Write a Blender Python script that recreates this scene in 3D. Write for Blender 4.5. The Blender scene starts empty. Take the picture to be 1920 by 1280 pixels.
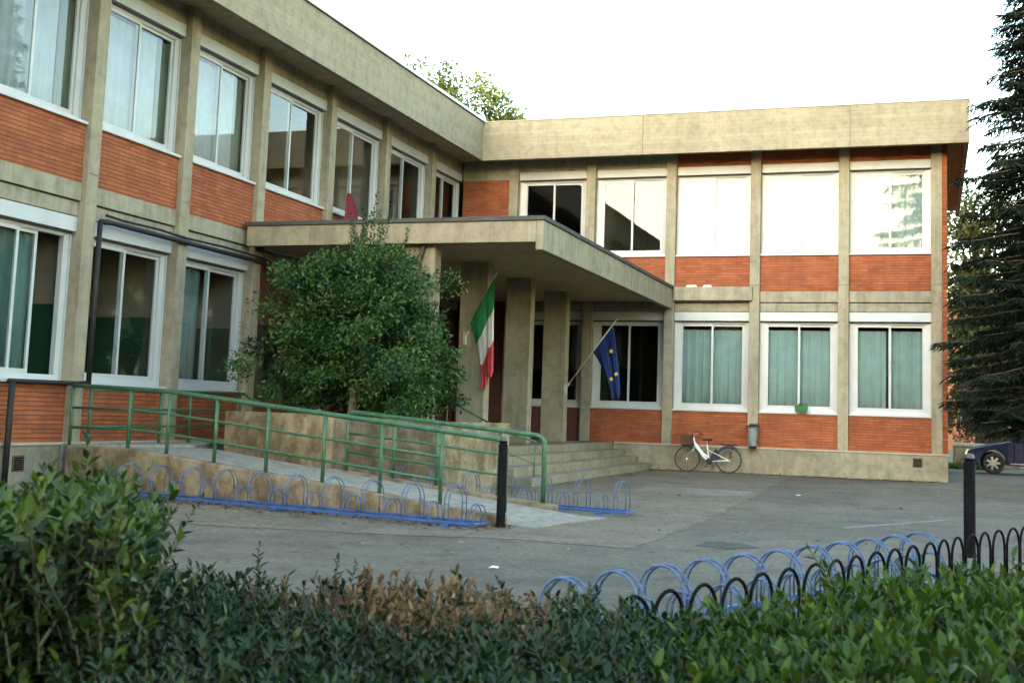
import bpy, bmesh, math, random
import numpy as np
from mathutils import Matrix, Vector

sc = bpy.context.scene
COL = sc.collection
rad = math.radians

# ------------------------------------------------------------------ camera
CAM = np.array([12.26, -29.814, 1.292])
YAW, PIT, ROL = -0.31156, 0.10687, 0.03222
FPX = 2206.3
F_ = np.array([math.sin(YAW)*math.cos(PIT), math.cos(YAW)*math.cos(PIT), math.sin(PIT)])
R0 = np.array([math.cos(YAW), -math.sin(YAW), 0.0])
U0 = np.cross(R0, F_)
R_ = math.cos(ROL)*R0 + math.sin(ROL)*U0
U_ = -math.sin(ROL)*R0 + math.cos(ROL)*U0
cd = bpy.data.cameras.new('camera')
cd.sensor_fit = 'HORIZONTAL'
cd.sensor_width = 36.0
cd.lens = FPX/1920*36.0
cd.shift_x = -(1037.465-960)/1920
cd.shift_y = (541.49-640)/1920
cd.dof.use_dof = True; cd.dof.focus_distance = 24.0; cd.dof.aperture_fstop = 6.5
cd.clip_start = 0.05
cd.clip_end = 2000
cam = bpy.data.objects.new('camera', cd)
COL.objects.link(cam)
M = Matrix.Identity(4)
for i in range(3):
    M[i][0], M[i][1], M[i][2], M[i][3] = R_[i], U_[i], -F_[i], CAM[i]
cam.matrix_world = M
sc.camera = cam

# ------------------------------------------------------------------ world, sun, exposure
SUN_EL, SUN_AZ = 10.0, 5.0        # degrees; azimuth measured from -Y towards -X
w = bpy.data.worlds.new('World'); sc.world = w; w.use_nodes = True
nt = w.node_tree
sky = nt.nodes.new('ShaderNodeTexSky'); sky.sky_type = 'NISHITA'
sky.sun_disc = False
sky.sun_elevation = rad(SUN_EL)
# Nishita: rotation 0 puts the sun on +Y, turning clockwise seen from above
sky.sun_rotation = rad(180 + SUN_AZ)
sky.altitude = 100; sky.air_density = 1.3; sky.dust_density = 0.35; sky.ozone_density = 1.0
bg = nt.nodes['Background']; bg.inputs[1].default_value = 0.15
nt.links.new(sky.outputs[0], bg.inputs[0])
sl = bpy.data.lights.new('sun', 'SUN'); sl.energy = 0.5; sl.angle = rad(38); sl.color = (1.0, 0.80, 0.55)
sun = bpy.data.objects.new('sun', sl); COL.objects.link(sun)
to_sun = Vector((-math.sin(rad(SUN_AZ))*math.cos(rad(SUN_EL)), -math.cos(rad(SUN_AZ))*math.cos(rad(SUN_EL)), math.sin(rad(SUN_EL))))
sun.rotation_euler = to_sun.to_track_quat('Z', 'Y').to_euler()
sun.location = (0, -40, 30)
vs = sc.view_settings
vs.view_transform = 'Standard'; vs.look = 'None'; vs.gamma = 1.0; vs.exposure = 3.25
cy = sc.cycles
cy.use_adaptive_sampling = True; cy.adaptive_threshold = 0.03
cy.use_denoising = True
cy.max_bounces = 8; cy.diffuse_bounces = 4; cy.glossy_bounces = 4; cy.transmission_bounces = 6; cy.transparent_max_bounces = 12
cy.caustics_reflective = False; cy.caustics_refractive = False
cy.sample_clamp_indirect = 6.0

# ------------------------------------------------------------------ helpers
class MB:
    def __init__(s): s.v = []; s.f = []
    def add(s, vs_, fs):
        n = len(s.v); s.v += [tuple(map(float, p)) for p in vs_]; s.f += [tuple(i+n for i in f) for f in fs]; return s
    def box(s, x0, y0, z0, x1, y1, z1):
        if x0 > x1: x0, x1 = x1, x0
        if y0 > y1: y0, y1 = y1, y0
        if z0 > z1: z0, z1 = z1, z0
        return s.add([(x0,y0,z0),(x1,y0,z0),(x1,y1,z0),(x0,y1,z0),(x0,y0,z1),(x1,y0,z1),(x1,y1,z1),(x0,y1,z1)],
              [(0,3,2,1),(4,5,6,7),(0,1,5,4),(1,2,6,5),(2,3,7,6),(3,0,4,7)])
    def hexa(s, b, t):
        """b, t: four bottom / four top points, both counter-clockwise from above"""
        return s.add(list(b)+list(t), [(0,3,2,1),(4,5,6,7),(0,1,5,4),(1,2,6,5),(2,3,7,6),(3,0,4,7)])
    def quad(s, *p): return s.add(p, [tuple(range(len(p)))])
    def prism(s, poly, y0, y1):
        """poly in (x,z), extruded along y"""
        n = len(poly)
        vs_ = [(x, y0, z) for x, z in poly] + [(x, y1, z) for x, z in poly]
        fs = [tuple(range(n)), tuple(range(2*n-1, n-1, -1))]
        fs += [(i, i+n, (i+1) % n+n, (i+1) % n) for i in range(n)]
        return s.add(vs_, fs)
    def tube(s, pts, r, n=8, closed=False, cap=True):
        pts = [np.array(p, float) for p in pts]; m = len(pts)
        rr = r if hasattr(r, '__len__') else [r]*m
        T = []
        for i in range(m):
            a = pts[(i-1) % m] if (closed or i > 0) else pts[i]
            b = pts[(i+1) % m] if (closed or i < m-1) else pts[i]
            d = b-a; T.append(d/(np.linalg.norm(d)+1e-12))
        up = np.array([0, 0, 1.0]) if abs(T[0][2]) < .9 else np.array([1.0, 0, 0])
        nrm = np.cross(T[0], up); nrm /= np.linalg.norm(nrm)
        base = len(s.v)
        for i in range(m):
            nrm = nrm-T[i]*(nrm@T[i]); nrm /= (np.linalg.norm(nrm)+1e-12)
            bn = np.cross(T[i], nrm)
            for k in range(n):
                a = 2*math.pi*k/n
                s.v.append(tuple(pts[i]+rr[i]*(math.cos(a)*nrm+math.sin(a)*bn)))
        for i in range(m if closed else m-1):
            j = (i+1) % m
            for k in range(n):
                k2 = (k+1) % n
                s.f.append((base+i*n+k, base+i*n+k2, base+j*n+k2, base+j*n+k))
        if cap and not closed:
            s.f.append(tuple(base+k for k in range(n))[::-1])
            s.f.append(tuple(base+(m-1)*n+k for k in range(n)))
        return s
    def lathe(s, prof, n=20, c=(0,0,0)):
        base = len(s.v)
        for r, z in prof:
            for k in range(n):
                a = 2*math.pi*k/n; s.v.append((c[0]+r*math.cos(a), c[1]+r*math.sin(a), c[2]+z))
        for i in range(len(prof)-1):
            for k in range(n):
                k2 = (k+1) % n; s.f.append((base+i*n+k, base+i*n+k2, base+(i+1)*n+k2, base+(i+1)*n+k))
        return s
    def build(s, name, m, parent=None, smooth=False, bevel=0.0, shift=None, fix=True):
        me = bpy.data.meshes.new(name)
        v = s.v if shift is None else [(a-shift[0], b-shift[1], c-shift[2]) for a, b, c in s.v]
        me.from_pydata(v, [], s.f)
        bm = bmesh.new(); bm.from_mesh(me)
        if fix: bmesh.ops.recalc_face_normals(bm, faces=bm.faces)
        if bevel > 0:
            ed = [e for e in bm.edges if len(e.link_faces) == 2 and e.calc_face_angle(0) > .6]
            bmesh.ops.bevel(bm, geom=ed, offset=bevel, segments=2, affect='EDGES', profile=.5)
        uvl = bm.loops.layers.uv.new('uv')
        for f in bm.faces:
            n = f.normal; ax = max(range(3), key=lambda i: abs(n[i]))
            for l in f.loops:
                p = l.vert.co
                l[uvl].uv = (p.y, p.z) if ax == 0 else (p.x, p.z) if ax == 1 else (p.x, p.y)
            f.smooth = smooth
        bm.to_mesh(me); bm.free()
        me.materials.append(m)
        return link(name, me, parent)

def link(name, me, parent=None):
    o = bpy.data.objects.new(name, me); COL.objects.link(o)
    if parent is not None: o.parent = parent
    return o
def tag(o, label=None, cat=None, group=None, kind=None):
    if label: o['label'] = label
    if cat: o['category'] = cat
    if group: o['group'] = group
    if kind: o['kind'] = kind
    return o
def thing(name, label, cat, loc=(0,0,0), rz=0.0, group=None):
    o = bpy.data.objects.new(name, None); COL.objects.link(o); o.empty_display_size = .2
    o.location = loc; o.rotation_euler = (0, 0, rz)
    return tag(o, label, cat, group)
def copy_tree(o, parent=None):
    c = o.copy(); COL.objects.link(c)
    if parent is not None: c.parent = parent
    for ch in list(o.children): copy_tree(ch, c)
    return c

# ------------------------------------------------------------------ materials
def new_mat(name):
    m = bpy.data.materials.new(name); m.use_nodes = True
    return m, m.node_tree, m.node_tree.nodes['Principled BSDF']
def N(nt, kind, **kw):
    n = nt.nodes.new(kind)
    for k, v in kw.items():
        if k in n.inputs: n.inputs[k].default_value = v
        else: setattr(n, k, v)
    return n
def ramp(nt, fac, stops):
    r = nt.nodes.new('ShaderNodeValToRGB'); e = r.color_ramp.elements
    while len(e) < len(stops): e.new(0.5)
    for i, (p, c) in enumerate(stops):
        e[i].position = p; e[i].color = (*c, 1) if len(c) == 3 else c
    nt.links.new(fac, r.inputs[0]); return r
def mixc(nt, a, b, fac, mode='MIX'):
    n = nt.nodes.new('ShaderNodeMix'); n.data_type = 'RGBA'; n.blend_type = mode
    for sck, v in ((0, fac), (6, a), (7, b)):
        if hasattr(v, 'is_output') or hasattr(v, 'links'): nt.links.new(v, n.inputs[sck])
        elif isinstance(v, (int, float)): n.inputs[sck].default_value = v
        else: n.inputs[sck].default_value = (*v, 1) if len(v) == 3 else v
    return n.outputs[2]
def coords(nt, kind='Object', scale=(1,1,1)):
    t = nt.nodes.new('ShaderNodeTexCoord'); mp = nt.nodes.new('ShaderNodeMapping')
    mp.inputs['Scale'].default_value = scale
    nt.links.new(t.outputs[kind], mp.inputs[0]); return mp.outputs[0]
def noise(nt, vec, scale, detail=4, rough=.6):
    n = N(nt, 'ShaderNodeTexNoise'); n.inputs['Scale'].default_value = scale
    n.inputs['Detail'].default_value = detail; n.inputs['Roughness'].default_value = rough
    nt.links.new(vec, n.inputs[0]); return n.outputs[0]
def bump(nt, p, h, strength=.3, dist=.01):
    b = nt.nodes.new('ShaderNodeBump'); b.inputs['Strength'].default_value = strength; b.inputs['Distance'].default_value = dist
    nt.links.new(h, b.inputs['Height']); nt.links.new(b.outputs[0], p.inputs['Normal'])

def simple(name, col, rough=.5, var=.15, scale=6.0, metal=0.0, spec=.5, bmp=0.0):
    m, nt, p = new_mat(name)
    v = coords(nt); nz = noise(nt, v, scale)
    lo = tuple(c*(1-var) for c in col); hi = tuple(min(1, c*(1+var)) for c in col)
    r = ramp(nt, nz, [(.3, lo), (.7, hi)])
    nt.links.new(r.outputs[0], p.inputs['Base Color'])
    p.inputs['Roughness'].default_value = rough; p.inputs['Metallic'].default_value = metal
    p.inputs['Specular IOR Level'].default_value = spec
    if bmp: bump(nt, p, noise(nt, v, scale*8), bmp, .004)
    return m

def concrete(name, base=(.325,.286,.200), dark=.62, board=True, stain=True, streak=.35, blotch=0.0, boards=.6):
    m, nt, p = new_mat(name)
    v = coords(nt)
    big = noise(nt, v, .8, 5, .62); mid = noise(nt, v, 5, 5, .65); fine = noise(nt, v, 60, 3, .7)
    c1 = ramp(nt, big, [(.28, tuple(c*dark for c in base)), (.5, base), (.75, tuple(min(1, c*1.13) for c in base))]).outputs[0]
    c2 = ramp(nt, mid, [(.25, (.62,.60,.56)), (.55, (1,1,1)), (.8, (1.06,1.05,1.0))]).outputs[0]
    c = mixc(nt, c1, c2, .8, 'MULTIPLY')
    c3 = ramp(nt, fine, [(.3, (.75,.75,.75)), (.6, (1,1,1))]).outputs[0]
    c = mixc(nt, c, c3, .55, 'MULTIPLY')
    if stain:   # run-off streaks: noise stretched vertically
        vs_ = coords(nt, 'Object', (3.2, 3.2, .22))
        st = noise(nt, vs_, 2.2, 4, .6)
        cs = ramp(nt, st, [(.36, (.45,.42,.36)), (.56, (1,1,1))]).outputs[0]
        c = mixc(nt, c, cs, streak, 'MULTIPLY')
    if blotch:   # mould and rust coloured patches
        bn = noise(nt, coords(nt, 'Object', (1, 1, .8)), 2.6, 8, .72)
        c = mixc(nt, c, ramp(nt, bn, [(.40, (.34,.25,.16)), (.50, (.75,.68,.58)), (.58, (1,1,1))]).outputs[0], blotch, 'MULTIPLY')
    if board:   # horizontal board marks left by the shuttering
        uv = coords(nt, 'UV')
        br = N(nt, 'ShaderNodeTexBrick'); nt.links.new(uv, br.inputs[0])
        br.inputs['Scale'].default_value = 1.0; br.inputs['Brick Width'].default_value = 3.7; br.inputs['Row Height'].default_value = .105
        br.inputs['Mortar Size'].default_value = .004; br.inputs['Mortar Smooth'].default_value = .3
        br.inputs['Color1'].default_value = (1,1,1,1); br.inputs['Color2'].default_value = (.88,.87,.85,1); br.inputs['Mortar'].default_value = (.74,.72,.68,1)
        c = mixc(nt, c, br.outputs[0], boards, 'MULTIPLY')
    nt.links.new(c, p.inputs['Base Color'])
    p.inputs['Roughness'].default_value = .9; p.inputs['Specular IOR Level'].default_value = .25
    bump(nt, p, fine, .35, .006)
    return m

def brick(name):
    m, nt, p = new_mat(name)
    uv = coords(nt, 'UV')
    wob = noise(nt, coords(nt, 'Object'), 3.0, 3)
    br = N(nt, 'ShaderNodeTexBrick'); nt.links.new(uv, br.inputs[0])
    br.offset = .5
    br.inputs['Scale'].default_value = 1.0; br.inputs['Brick Width'].default_value = .27; br.inputs['Row Height'].default_value = .066
    br.inputs['Mortar Size'].default_value = .0035; br.inputs['Mortar Smooth'].default_value = .3; br.inputs['Bias'].default_value = 0.0
    br.inputs['Color1'].default_value = (.385,.125,.053,1); br.inputs['Color2'].default_value = (.285,.082,.036,1); br.inputs['Mortar'].default_value = (.26,.085,.041,1)
    # raked bed joints: dark mortar, with the shadow inside them painted in
    sp = N(nt, 'ShaderNodeSeparateXYZ'); nt.links.new(uv, sp.inputs[0])
    dv = N(nt, 'ShaderNodeMath', operation='DIVIDE'); nt.links.new(sp.outputs[1], dv.inputs[0]); dv.inputs[1].default_value = .066
    wobn = N(nt, 'ShaderNodeMath', operation='MULTIPLY_ADD'); nt.links.new(noise(nt, coords(nt, 'Object'), 9, 2), wobn.inputs[0]); wobn.inputs[1].default_value = .12; nt.links.new(dv.outputs[0], wobn.inputs[2])
    fc = N(nt, 'ShaderNodeMath', operation='FRACT'); nt.links.new(wobn.outputs[0], fc.inputs[0])
    jt = ramp(nt, fc.outputs[0], [(.0,(0,0,0)),(.035,(0,0,0)),(.10,(1,1,1)),(.92,(1,1,1)),(.98,(0,0,0))])
    fine = noise(nt, coords(nt, 'Object'), 40, 3)
    c = mixc(nt, (.125,.055,.033), br.outputs[0], jt.outputs[0])
    c = mixc(nt, c, ramp(nt, wob, [(.3,(.78,.76,.74)),(.7,(1.10,1.06,1.0))]).outputs[0], .8, 'MULTIPLY')
    c = mixc(nt, c, ramp(nt, fine, [(.3,(.75,.75,.75)),(.6,(1,1,1))]).outputs[0], .4, 'MULTIPLY')
    vs_ = coords(nt, 'Object', (2.5, 2.5, .3)); st = noise(nt, vs_, 1.6, 4)
    c = mixc(nt, c, ramp(nt, st, [(.38,(.6,.57,.55)),(.55,(1,1,1))]).outputs[0], .3, 'MULTIPLY')
    nt.links.new(c, p.inputs['Base Color']); p.inputs['Roughness'].default_value = .85; p.inputs['Specular IOR Level'].default_value = .25
    bump(nt, p, jt.outputs[0], .9, .012)
    return m

def glass(name, ior=1.56, tint=(.93,.95,.94)):
    m, nt, p = new_mat(name); nt.nodes.remove(p)
    out = nt.nodes['Material Output']
    tr = N(nt, 'ShaderNodeBsdfTransparent'); tr.inputs[0].default_value = (*tint, 1)
    gl = N(nt, 'ShaderNodeBsdfGlossy'); gl.inputs['Roughness'].default_value = .012; gl.inputs[0].default_value = (.95,.97,1,1)
    fr = N(nt, 'ShaderNodeFresnel'); fr.inputs[0].default_value = ior
    v = coords(nt); b = nt.nodes.new('ShaderNodeBump'); b.inputs['Strength'].default_value = .02; b.inputs['Distance'].default_value = .02
    nt.links.new(noise(nt, v, .9, 2), b.inputs['Height'])
    nt.links.new(b.outputs[0], gl.inputs['Normal'])
    ge = N(nt, 'ShaderNodeNewGeometry'); inv = N(nt, 'ShaderNodeMath', operation='SUBTRACT'); inv.inputs[0].default_value = 1.0; nt.links.new(ge.outputs['Backfacing'], inv.inputs[1])
    ff = N(nt, 'ShaderNodeMath', operation='MULTIPLY'); nt.links.new(fr.outputs[0], ff.inputs[0]); nt.links.new(inv.outputs[0], ff.inputs[1])
    mx = N(nt, 'ShaderNodeMixShader'); nt.links.new(ff.outputs[0], mx.inputs[0]); nt.links.new(tr.outputs[0], mx.inputs[1]); nt.links.new(gl.outputs[0], mx.inputs[2])
    nt.links.new(mx.outputs[0], out.inputs[0])
    return m

def leafmat(name, stops, rough=.42, spec=.5, trans=.25):
    m, nt, p = new_mat(name)
    a = N(nt, 'ShaderNodeAttribute'); a.attribute_name = 'tint'
    nz = noise(nt, coords(nt), 2.2, 3)
    ad = N(nt, 'ShaderNodeMath', operation='MULTIPLY_ADD'); nt.links.new(nz, ad.inputs[0]); ad.inputs[1].default_value = .5
    sub = N(nt, 'ShaderNodeMath', operation='SUBTRACT'); nt.links.new(a.outputs['Fac'], sub.inputs[0]); sub.inputs[1].default_value = .25
    nt.links.new(sub.outputs[0], ad.inputs[2])
    r = ramp(nt, ad.outputs[0], stops)
    nt.links.new(r.outputs[0], p.inputs['Base Color'])
    p.inputs['Roughness'].default_value = rough; p.inputs['Specular IOR Level'].default_value = spec
    if trans:
        tl = N(nt, 'ShaderNodeBsdfTranslucent'); nt.links.new(r.outputs[0], tl.inputs[0])
        mx = N(nt, 'ShaderNodeMixShader'); mx.inputs[0].default_value = trans
        nt.links.new(p.outputs[0], mx.inputs[1]); nt.links.new(tl.outputs[0], mx.inputs[2])
        nt.links.new(mx.outputs[0], nt.nodes['Material Output'].inputs[0])
    return m

M_CONC = concrete('board_marked_concrete', dark=.78, streak=.32, board=False)
M_CONC2 = concrete('smooth_concrete', (.315,.286,.208), .82, board=False)
M_FASC = concrete('fascia_concrete', (.325,.286,.200), .86, streak=.10, boards=.9)
M_PLINTH = concrete('plinth_render', (.30,.275,.20), .72, board=False, streak=.15, blotch=.25)
M_RAMPC = concrete('weathered_kerb_concrete', (.245,.212,.152), .55, board=False, streak=.25, blotch=.75)
M_PLANT = concrete('stained_planter_concrete', (.30,.258,.175), .5, board=True, streak=.3, blotch=.8)
M_SOFF = concrete('soffit_concrete', (.46,.375,.24), .85, streak=.1)
M_STEP = concrete('step_stone', (.25,.225,.16), .7, board=False, streak=.2)
M_RSURF = simple('ramp_surface', (.215,.20,.16), .9, .35, 8)
M_BRICK = brick('thin_red_brick')
M_ALU = simple('white_aluminium', (.45,.455,.44), .42, .06, 3)
M_BOX = simple('shutter_box_white', (.42,.44,.44), .5, .08, 2.0)
M_GLASS = glass('window_glass')
M_ROOF = simple('roof_felt', (.12,.115,.105), .9, .25, 5)
M_ZINC = simple('zinc_flashing', (.42,.46,.50), .45, .15, 4, .6)
M_LEAD = simple('dark_flashing_and_gap_shade', (.045,.045,.043), .7, .3, 6)
M_LEDGE = simple('pale_ledge_stone', (.36,.325,.26), .8, .15, 5)
M_LEDGE_D = simple('dirty_joint', (.12,.105,.075), .9, .4, 30)
M_CHIP = simple('white_plaster', (.62,.60,.54), .9, .15, 20)
M_INT = simple('interior_plaster', (.24,.195,.125), .9, .12, 2)
M_DADO = simple('interior_green_dado', (.014,.055,.025), .6, .12, 2)
M_INTFL = simple('interior_floor', (.12,.085,.06), .6, .2, 4)
M_CURTP = simple('pale_blue_grey_curtain_cloth', (.30,.335,.35), .9, .10, 3)
M_CURTD = simple('dim_teal_curtain_cloth', (.085,.145,.13), .9, .10, 3)
M_CURTO = simple('dull_olive_curtain_cloth', (.13,.14,.105), .9, .10, 3)
M_CURT = simple('teal_curtain_cloth', (.205,.285,.265), .9, .10, 3)
M_CURTW = simple('pale_curtain_cloth', (.42,.41,.35), .9, .06, 3)
M_GREEN = simple('green_railing_paint', (.030,.098,.047), .5, .3, 9)
M_BLUE = simple('blue_rack_paint', (.024,.075,.22), .45, .25, 12)
M_BLUEW = simple('worn_blue_rod', (.06,.10,.19), .55, .45, 25)
M_BLACK = simple('black_iron', (.007,.0065,.007),   .75, .4, 10, spec=.04)
M_PIPE = simple('black_pipe', (.014,.013,.012), .6, .4, 6, spec=.3)
M_RUBBER = simple('black_rubber', (.02,.02,.02), .8, .3, 20)
M_STEEL = simple('steel', (.55,.56,.56), .3, .15, 12, .9)
M_RIM = simple('dull_rim', (.16,.16,.155), .45, .2, 12, .6)
M_BIKEW = simple('white_bike_paint', (.75,.77,.75), .35, .08, 6)
M_WICKER = simple('brown_wicker', (.10,.045,.028), .8, .5, 40)
M_BIN = simple('galvanised_grey', (.20,.22,.22), .55, .2, 9, .3)
M_DOOR = simple('dark_red_door_wood', (.075,.018,.015), .5, .3, 5)
M_BARK = simple('bark', (.10,.070,.045), .95, .4, 14, bmp=.6)
M_TWIG = simple('twig', (.10,.085,.045), .9, .3, 20)
M_SOIL = simple('soil', (.045,.034,.022), 1.0, .4, 7, bmp=.8)
M_GRATE = simple('rusty_grate', (.075,.045,.032), .8, .4, 20)

# ------------------------------------------------------------------ ground
def asphalt(name, base, var=.35, patch=.3):
    m, nt, p = new_mat(name)
    v = coords(nt)
    big = noise(nt, v, .22, 6, .62); mid = noise(nt, v, 1.7, 5, .7); fine = noise(nt, v, 90, 2, .8); grit = noise(nt, v, 17, 3, .7)
    c = ramp(nt, big, [(.30, tuple(x*(1-patch) for x in base)), (.5, base), (.70, tuple(x*(1+patch) for x in base))]).outputs[0]
    c = mixc(nt, c, ramp(nt, mid, [(.28,(.55,.53,.48)),(.5,(1,1,1)),(.74,(1.35,1.32,1.2))]).outputs[0], .85, 'MULTIPLY')
    c = mixc(nt, c, ramp(nt, grit, [(.3,(.55,.55,.55)),(.55,(1.0,1.0,1.0)),(.72,(1.9,1.85,1.7))]).outputs[0], .75, 'MULTIPLY')
    c = mixc(nt, c, ramp(nt, fine, [(.25,(.6,.6,.6)),(.6,(1.1,1.1,1.1))]).outputs[0], .6, 'MULTIPLY')
    # fine cracks
    vo = N(nt, 'ShaderNodeTexVoronoi'); vo.feature = 'DISTANCE_TO_EDGE'; vo.inputs['Scale'].default_value = .35
    wv = N(nt, 'ShaderNodeVectorMath', operation='ADD'); nn = N(nt, 'ShaderNodeTexNoise'); nn.inputs['Scale'].default_value = 1.3
    nt.links.new(v, nn.inputs[0]); nt.links.new(v, wv.inputs[0]); nt.links.new(nn.outputs[1], wv.inputs[1]); nt.links.new(wv.outputs[0], vo.inputs[0])
    ck = ramp(nt, vo.outputs[0], [(.0,(.45,.42,.38)),(.012,(1,1,1))]).outputs[0]
    c = mixc(nt, c, ck, .5, 'MULTIPLY')
    nt.links.new(c, p.inputs['Base Color']); p.inputs['Roughness'].default_value = .88; p.inputs['Specular IOR Level'].default_value = .3
    bump(nt, p, grit, .5, .008)
    return m
M_ASPH = asphalt('asphalt', (.110,.095,.069))
M_PAVE = asphalt('old_pavement', (.142,.119,.084), patch=.22)
M_PATCH = asphalt('light_cement_patch', (.175,.155,.120))
M_DARKP = asphalt('damp_stain', (.055,.050,.043))
M_LINE = simple('worn_line_paint', (.15,.147,.125), .9, .4, 14)

def sheet(name, pts, z, m, kind='structure'):
    mb = MB(); mb.quad(*[(x, y, z) for x, y in pts])
    return tag(mb.build(name, m), kind=kind)
sheet('ground', [(-400,-300),(400,-300),(400,500),(-400,500)], 0, M_ASPH)
rnd = random.Random(5)
def ragged(pts, step=.35, amp=.05):
    out = []
    for i in range(len(pts)):
        a, b = np.array(pts[i]), np.array(pts[(i+1) % len(pts)]); L = np.linalg.norm(b-a); n = max(1, int(L/step))
        d = (b-a)/max(L, 1e-6); nn = np.array([-d[1], d[0]])
        for k in range(n): out.append(tuple(a+(b-a)*k/n+nn*rnd.uniform(-amp, amp)*(1 if k else .3)))
    return out
sheet('pavement', ragged([(-.2,-18.6),(3,-18.9),(6.5,-18.5),(8.2,-18.1),(9.42,-18.25),(9.5,-14.8),(9.35,-9.7),(9.12,-3.1),(9.05,0.02),(-.2,.02)], .4, .04), .004, M_PAVE)
sheet('cement_patch', ragged([(7.3,-9.3),(8.6,-9.6),(9.25,-8.9),(9.15,-7.6),(8.2,-7.3),(7.1,-7.9)], .3, .08), .008, M_PATCH)
sheet('ground_stain', ragged([(9.95,-17.6),(10.3,-17.7),(10.6,-17.35),(10.3,-17.0),(9.95,-17.1)], .12, .05), .004, M_DARKP)
sheet('ground_line', ragged([(11.25,-14.45),(12.45,-12.25),(12.55,-12.0),(12.4,-12.05),(11.2,-14.25)], .2, .03), .004, M_LINE)
sheet('planting_bed', ragged([(7.5,-27.8),(14.8,-25.4),(13.7,-17.9),(12.7,-18.2),(10.6,-24.9),(6.6,-25.6)], .4, .05), .006, M_SOIL)

# ------------------------------------------------------------------ the school building
CW = .257                                   # column width
CR = [1.419, 3.619, 5.819, 8.019, 10.219, 12.419]
CL = [-2.134, -4.843, -7.553, -10.262] + [-10.262-2.373*k for k in range(1, 7)]   # further columns run on beside the camera
Z_LEDGE, Z_SILL1, Z_HEAD1, Z_BOX1, Z_LINT1 = .665, 1.55, 3.80, 4.06, 4.29
Z_BEAM, Z_BRICK2, Z_SILL2, Z_HEAD2, Z_BOX2, Z_SOFF = 4.31, 4.585, 5.53, 7.62, 7.87, 8.22
B = thing('school_building', 'two storey brick and concrete school with white framed windows and flat roof around a corner', 'building')

class Wing:
    """maps wall coordinates (along, depth into the wall, z) to the world"""
    def __init__(s, right): s.right = right
    def p(s, a, d, z): return (a, d, z) if s.right else (-d, a, z)
    def box(s, mb, a0, a1, d0, d1, z0, z1):
        p, q = s.p(a0, d0, z0), s.p(a1, d1, z1); return mb.box(*p, *q)
WR, WL = Wing(True), Wing(False)
BEV = .008

def wingbox(W, name, m, a0, a1, d0, d1, z0, z1, bevel=0, parent=B):
    mb = MB(); W.box(mb, a0, a1, d0, d1, z0, z1); return mb.build(name, m, parent, bevel=bevel)

def make_window(W, a0, a1, z0, z1, slid=False):
    """splayed aluminium surround, two sliding sashes, their panes and a sill"""
    J, D0, D1 = (.155 if W.right else .112), .232, .258
    mb = MB(); p = W.p
    zi0, zi1 = z0+.105, z1-.045
    o = [(a0,z0),(a1,z0),(a1,z1),(a0,z1)]; i_ = [(a0+J,zi0),(a1-J,zi0),(a1-J,zi1),(a0+J,zi1)]
    for k in range(4):
        k2 = (k+1) % 4
        mb.quad(p(o[k][0],D0,o[k][1]), p(o[k2][0],D0,o[k2][1]), p(i_[k2][0],D1,i_[k2][1]), p(i_[k][0],D1,i_[k][1]))
        mb.quad(p(i_[k][0],D1,i_[k][1]), p(i_[k2][0],D1,i_[k2][1]), p(i_[k2][0],.345,i_[k2][1]), p(i_[k][0],.345,i_[k][1]))
    # thin bead at the outer edge of the jambs
    W.box(mb, a0, a0+.028, D0-.022, D0+.01, z0, z1); W.box(mb, a1-.028, a1, D0-.022, D0+.01, z0, z1)
    fr = mb.build('window', M_ALU, B, fix=False)
    wingbox(W, 'sill', M_ALU, a0, a1, .055, .245, z0-.035, z0+.012, .004, fr)
    x0, x1 = a0+J, a1-J; mid = (x0+x1)/2; S = .052
    half = (x1-x0)/2+.03
    spans = [(x0, x0+half, .275), (x1-half, x1, .312)]
    if slid: spans = [(x0, x0+half, .275), (x0+.42*half, x0+1.42*half, .312)]
    for q0, q1, dd in spans:
        s = MB()
        W.box(s, q0, q0+S, dd-.018, dd+.018, zi0, zi1); W.box(s, q1-S, q1, dd-.018, dd+.018, zi0, zi1)
        W.box(s, q0+S, q1-S, dd-.018, dd+.018, zi1-S, zi1); W.box(s, q0+S, q1-S, dd-.018, dd+.018, zi0, zi0+S*1.25)
        s.build('sash', M_ALU, fr)
        g = MB(); W.box(g, q0+S-.006, q1-S+.006, dd-.004, dd+.004, zi0+S, zi1-S+.006); g.build('pane', M_GLASS, fr)
    return fr

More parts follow.
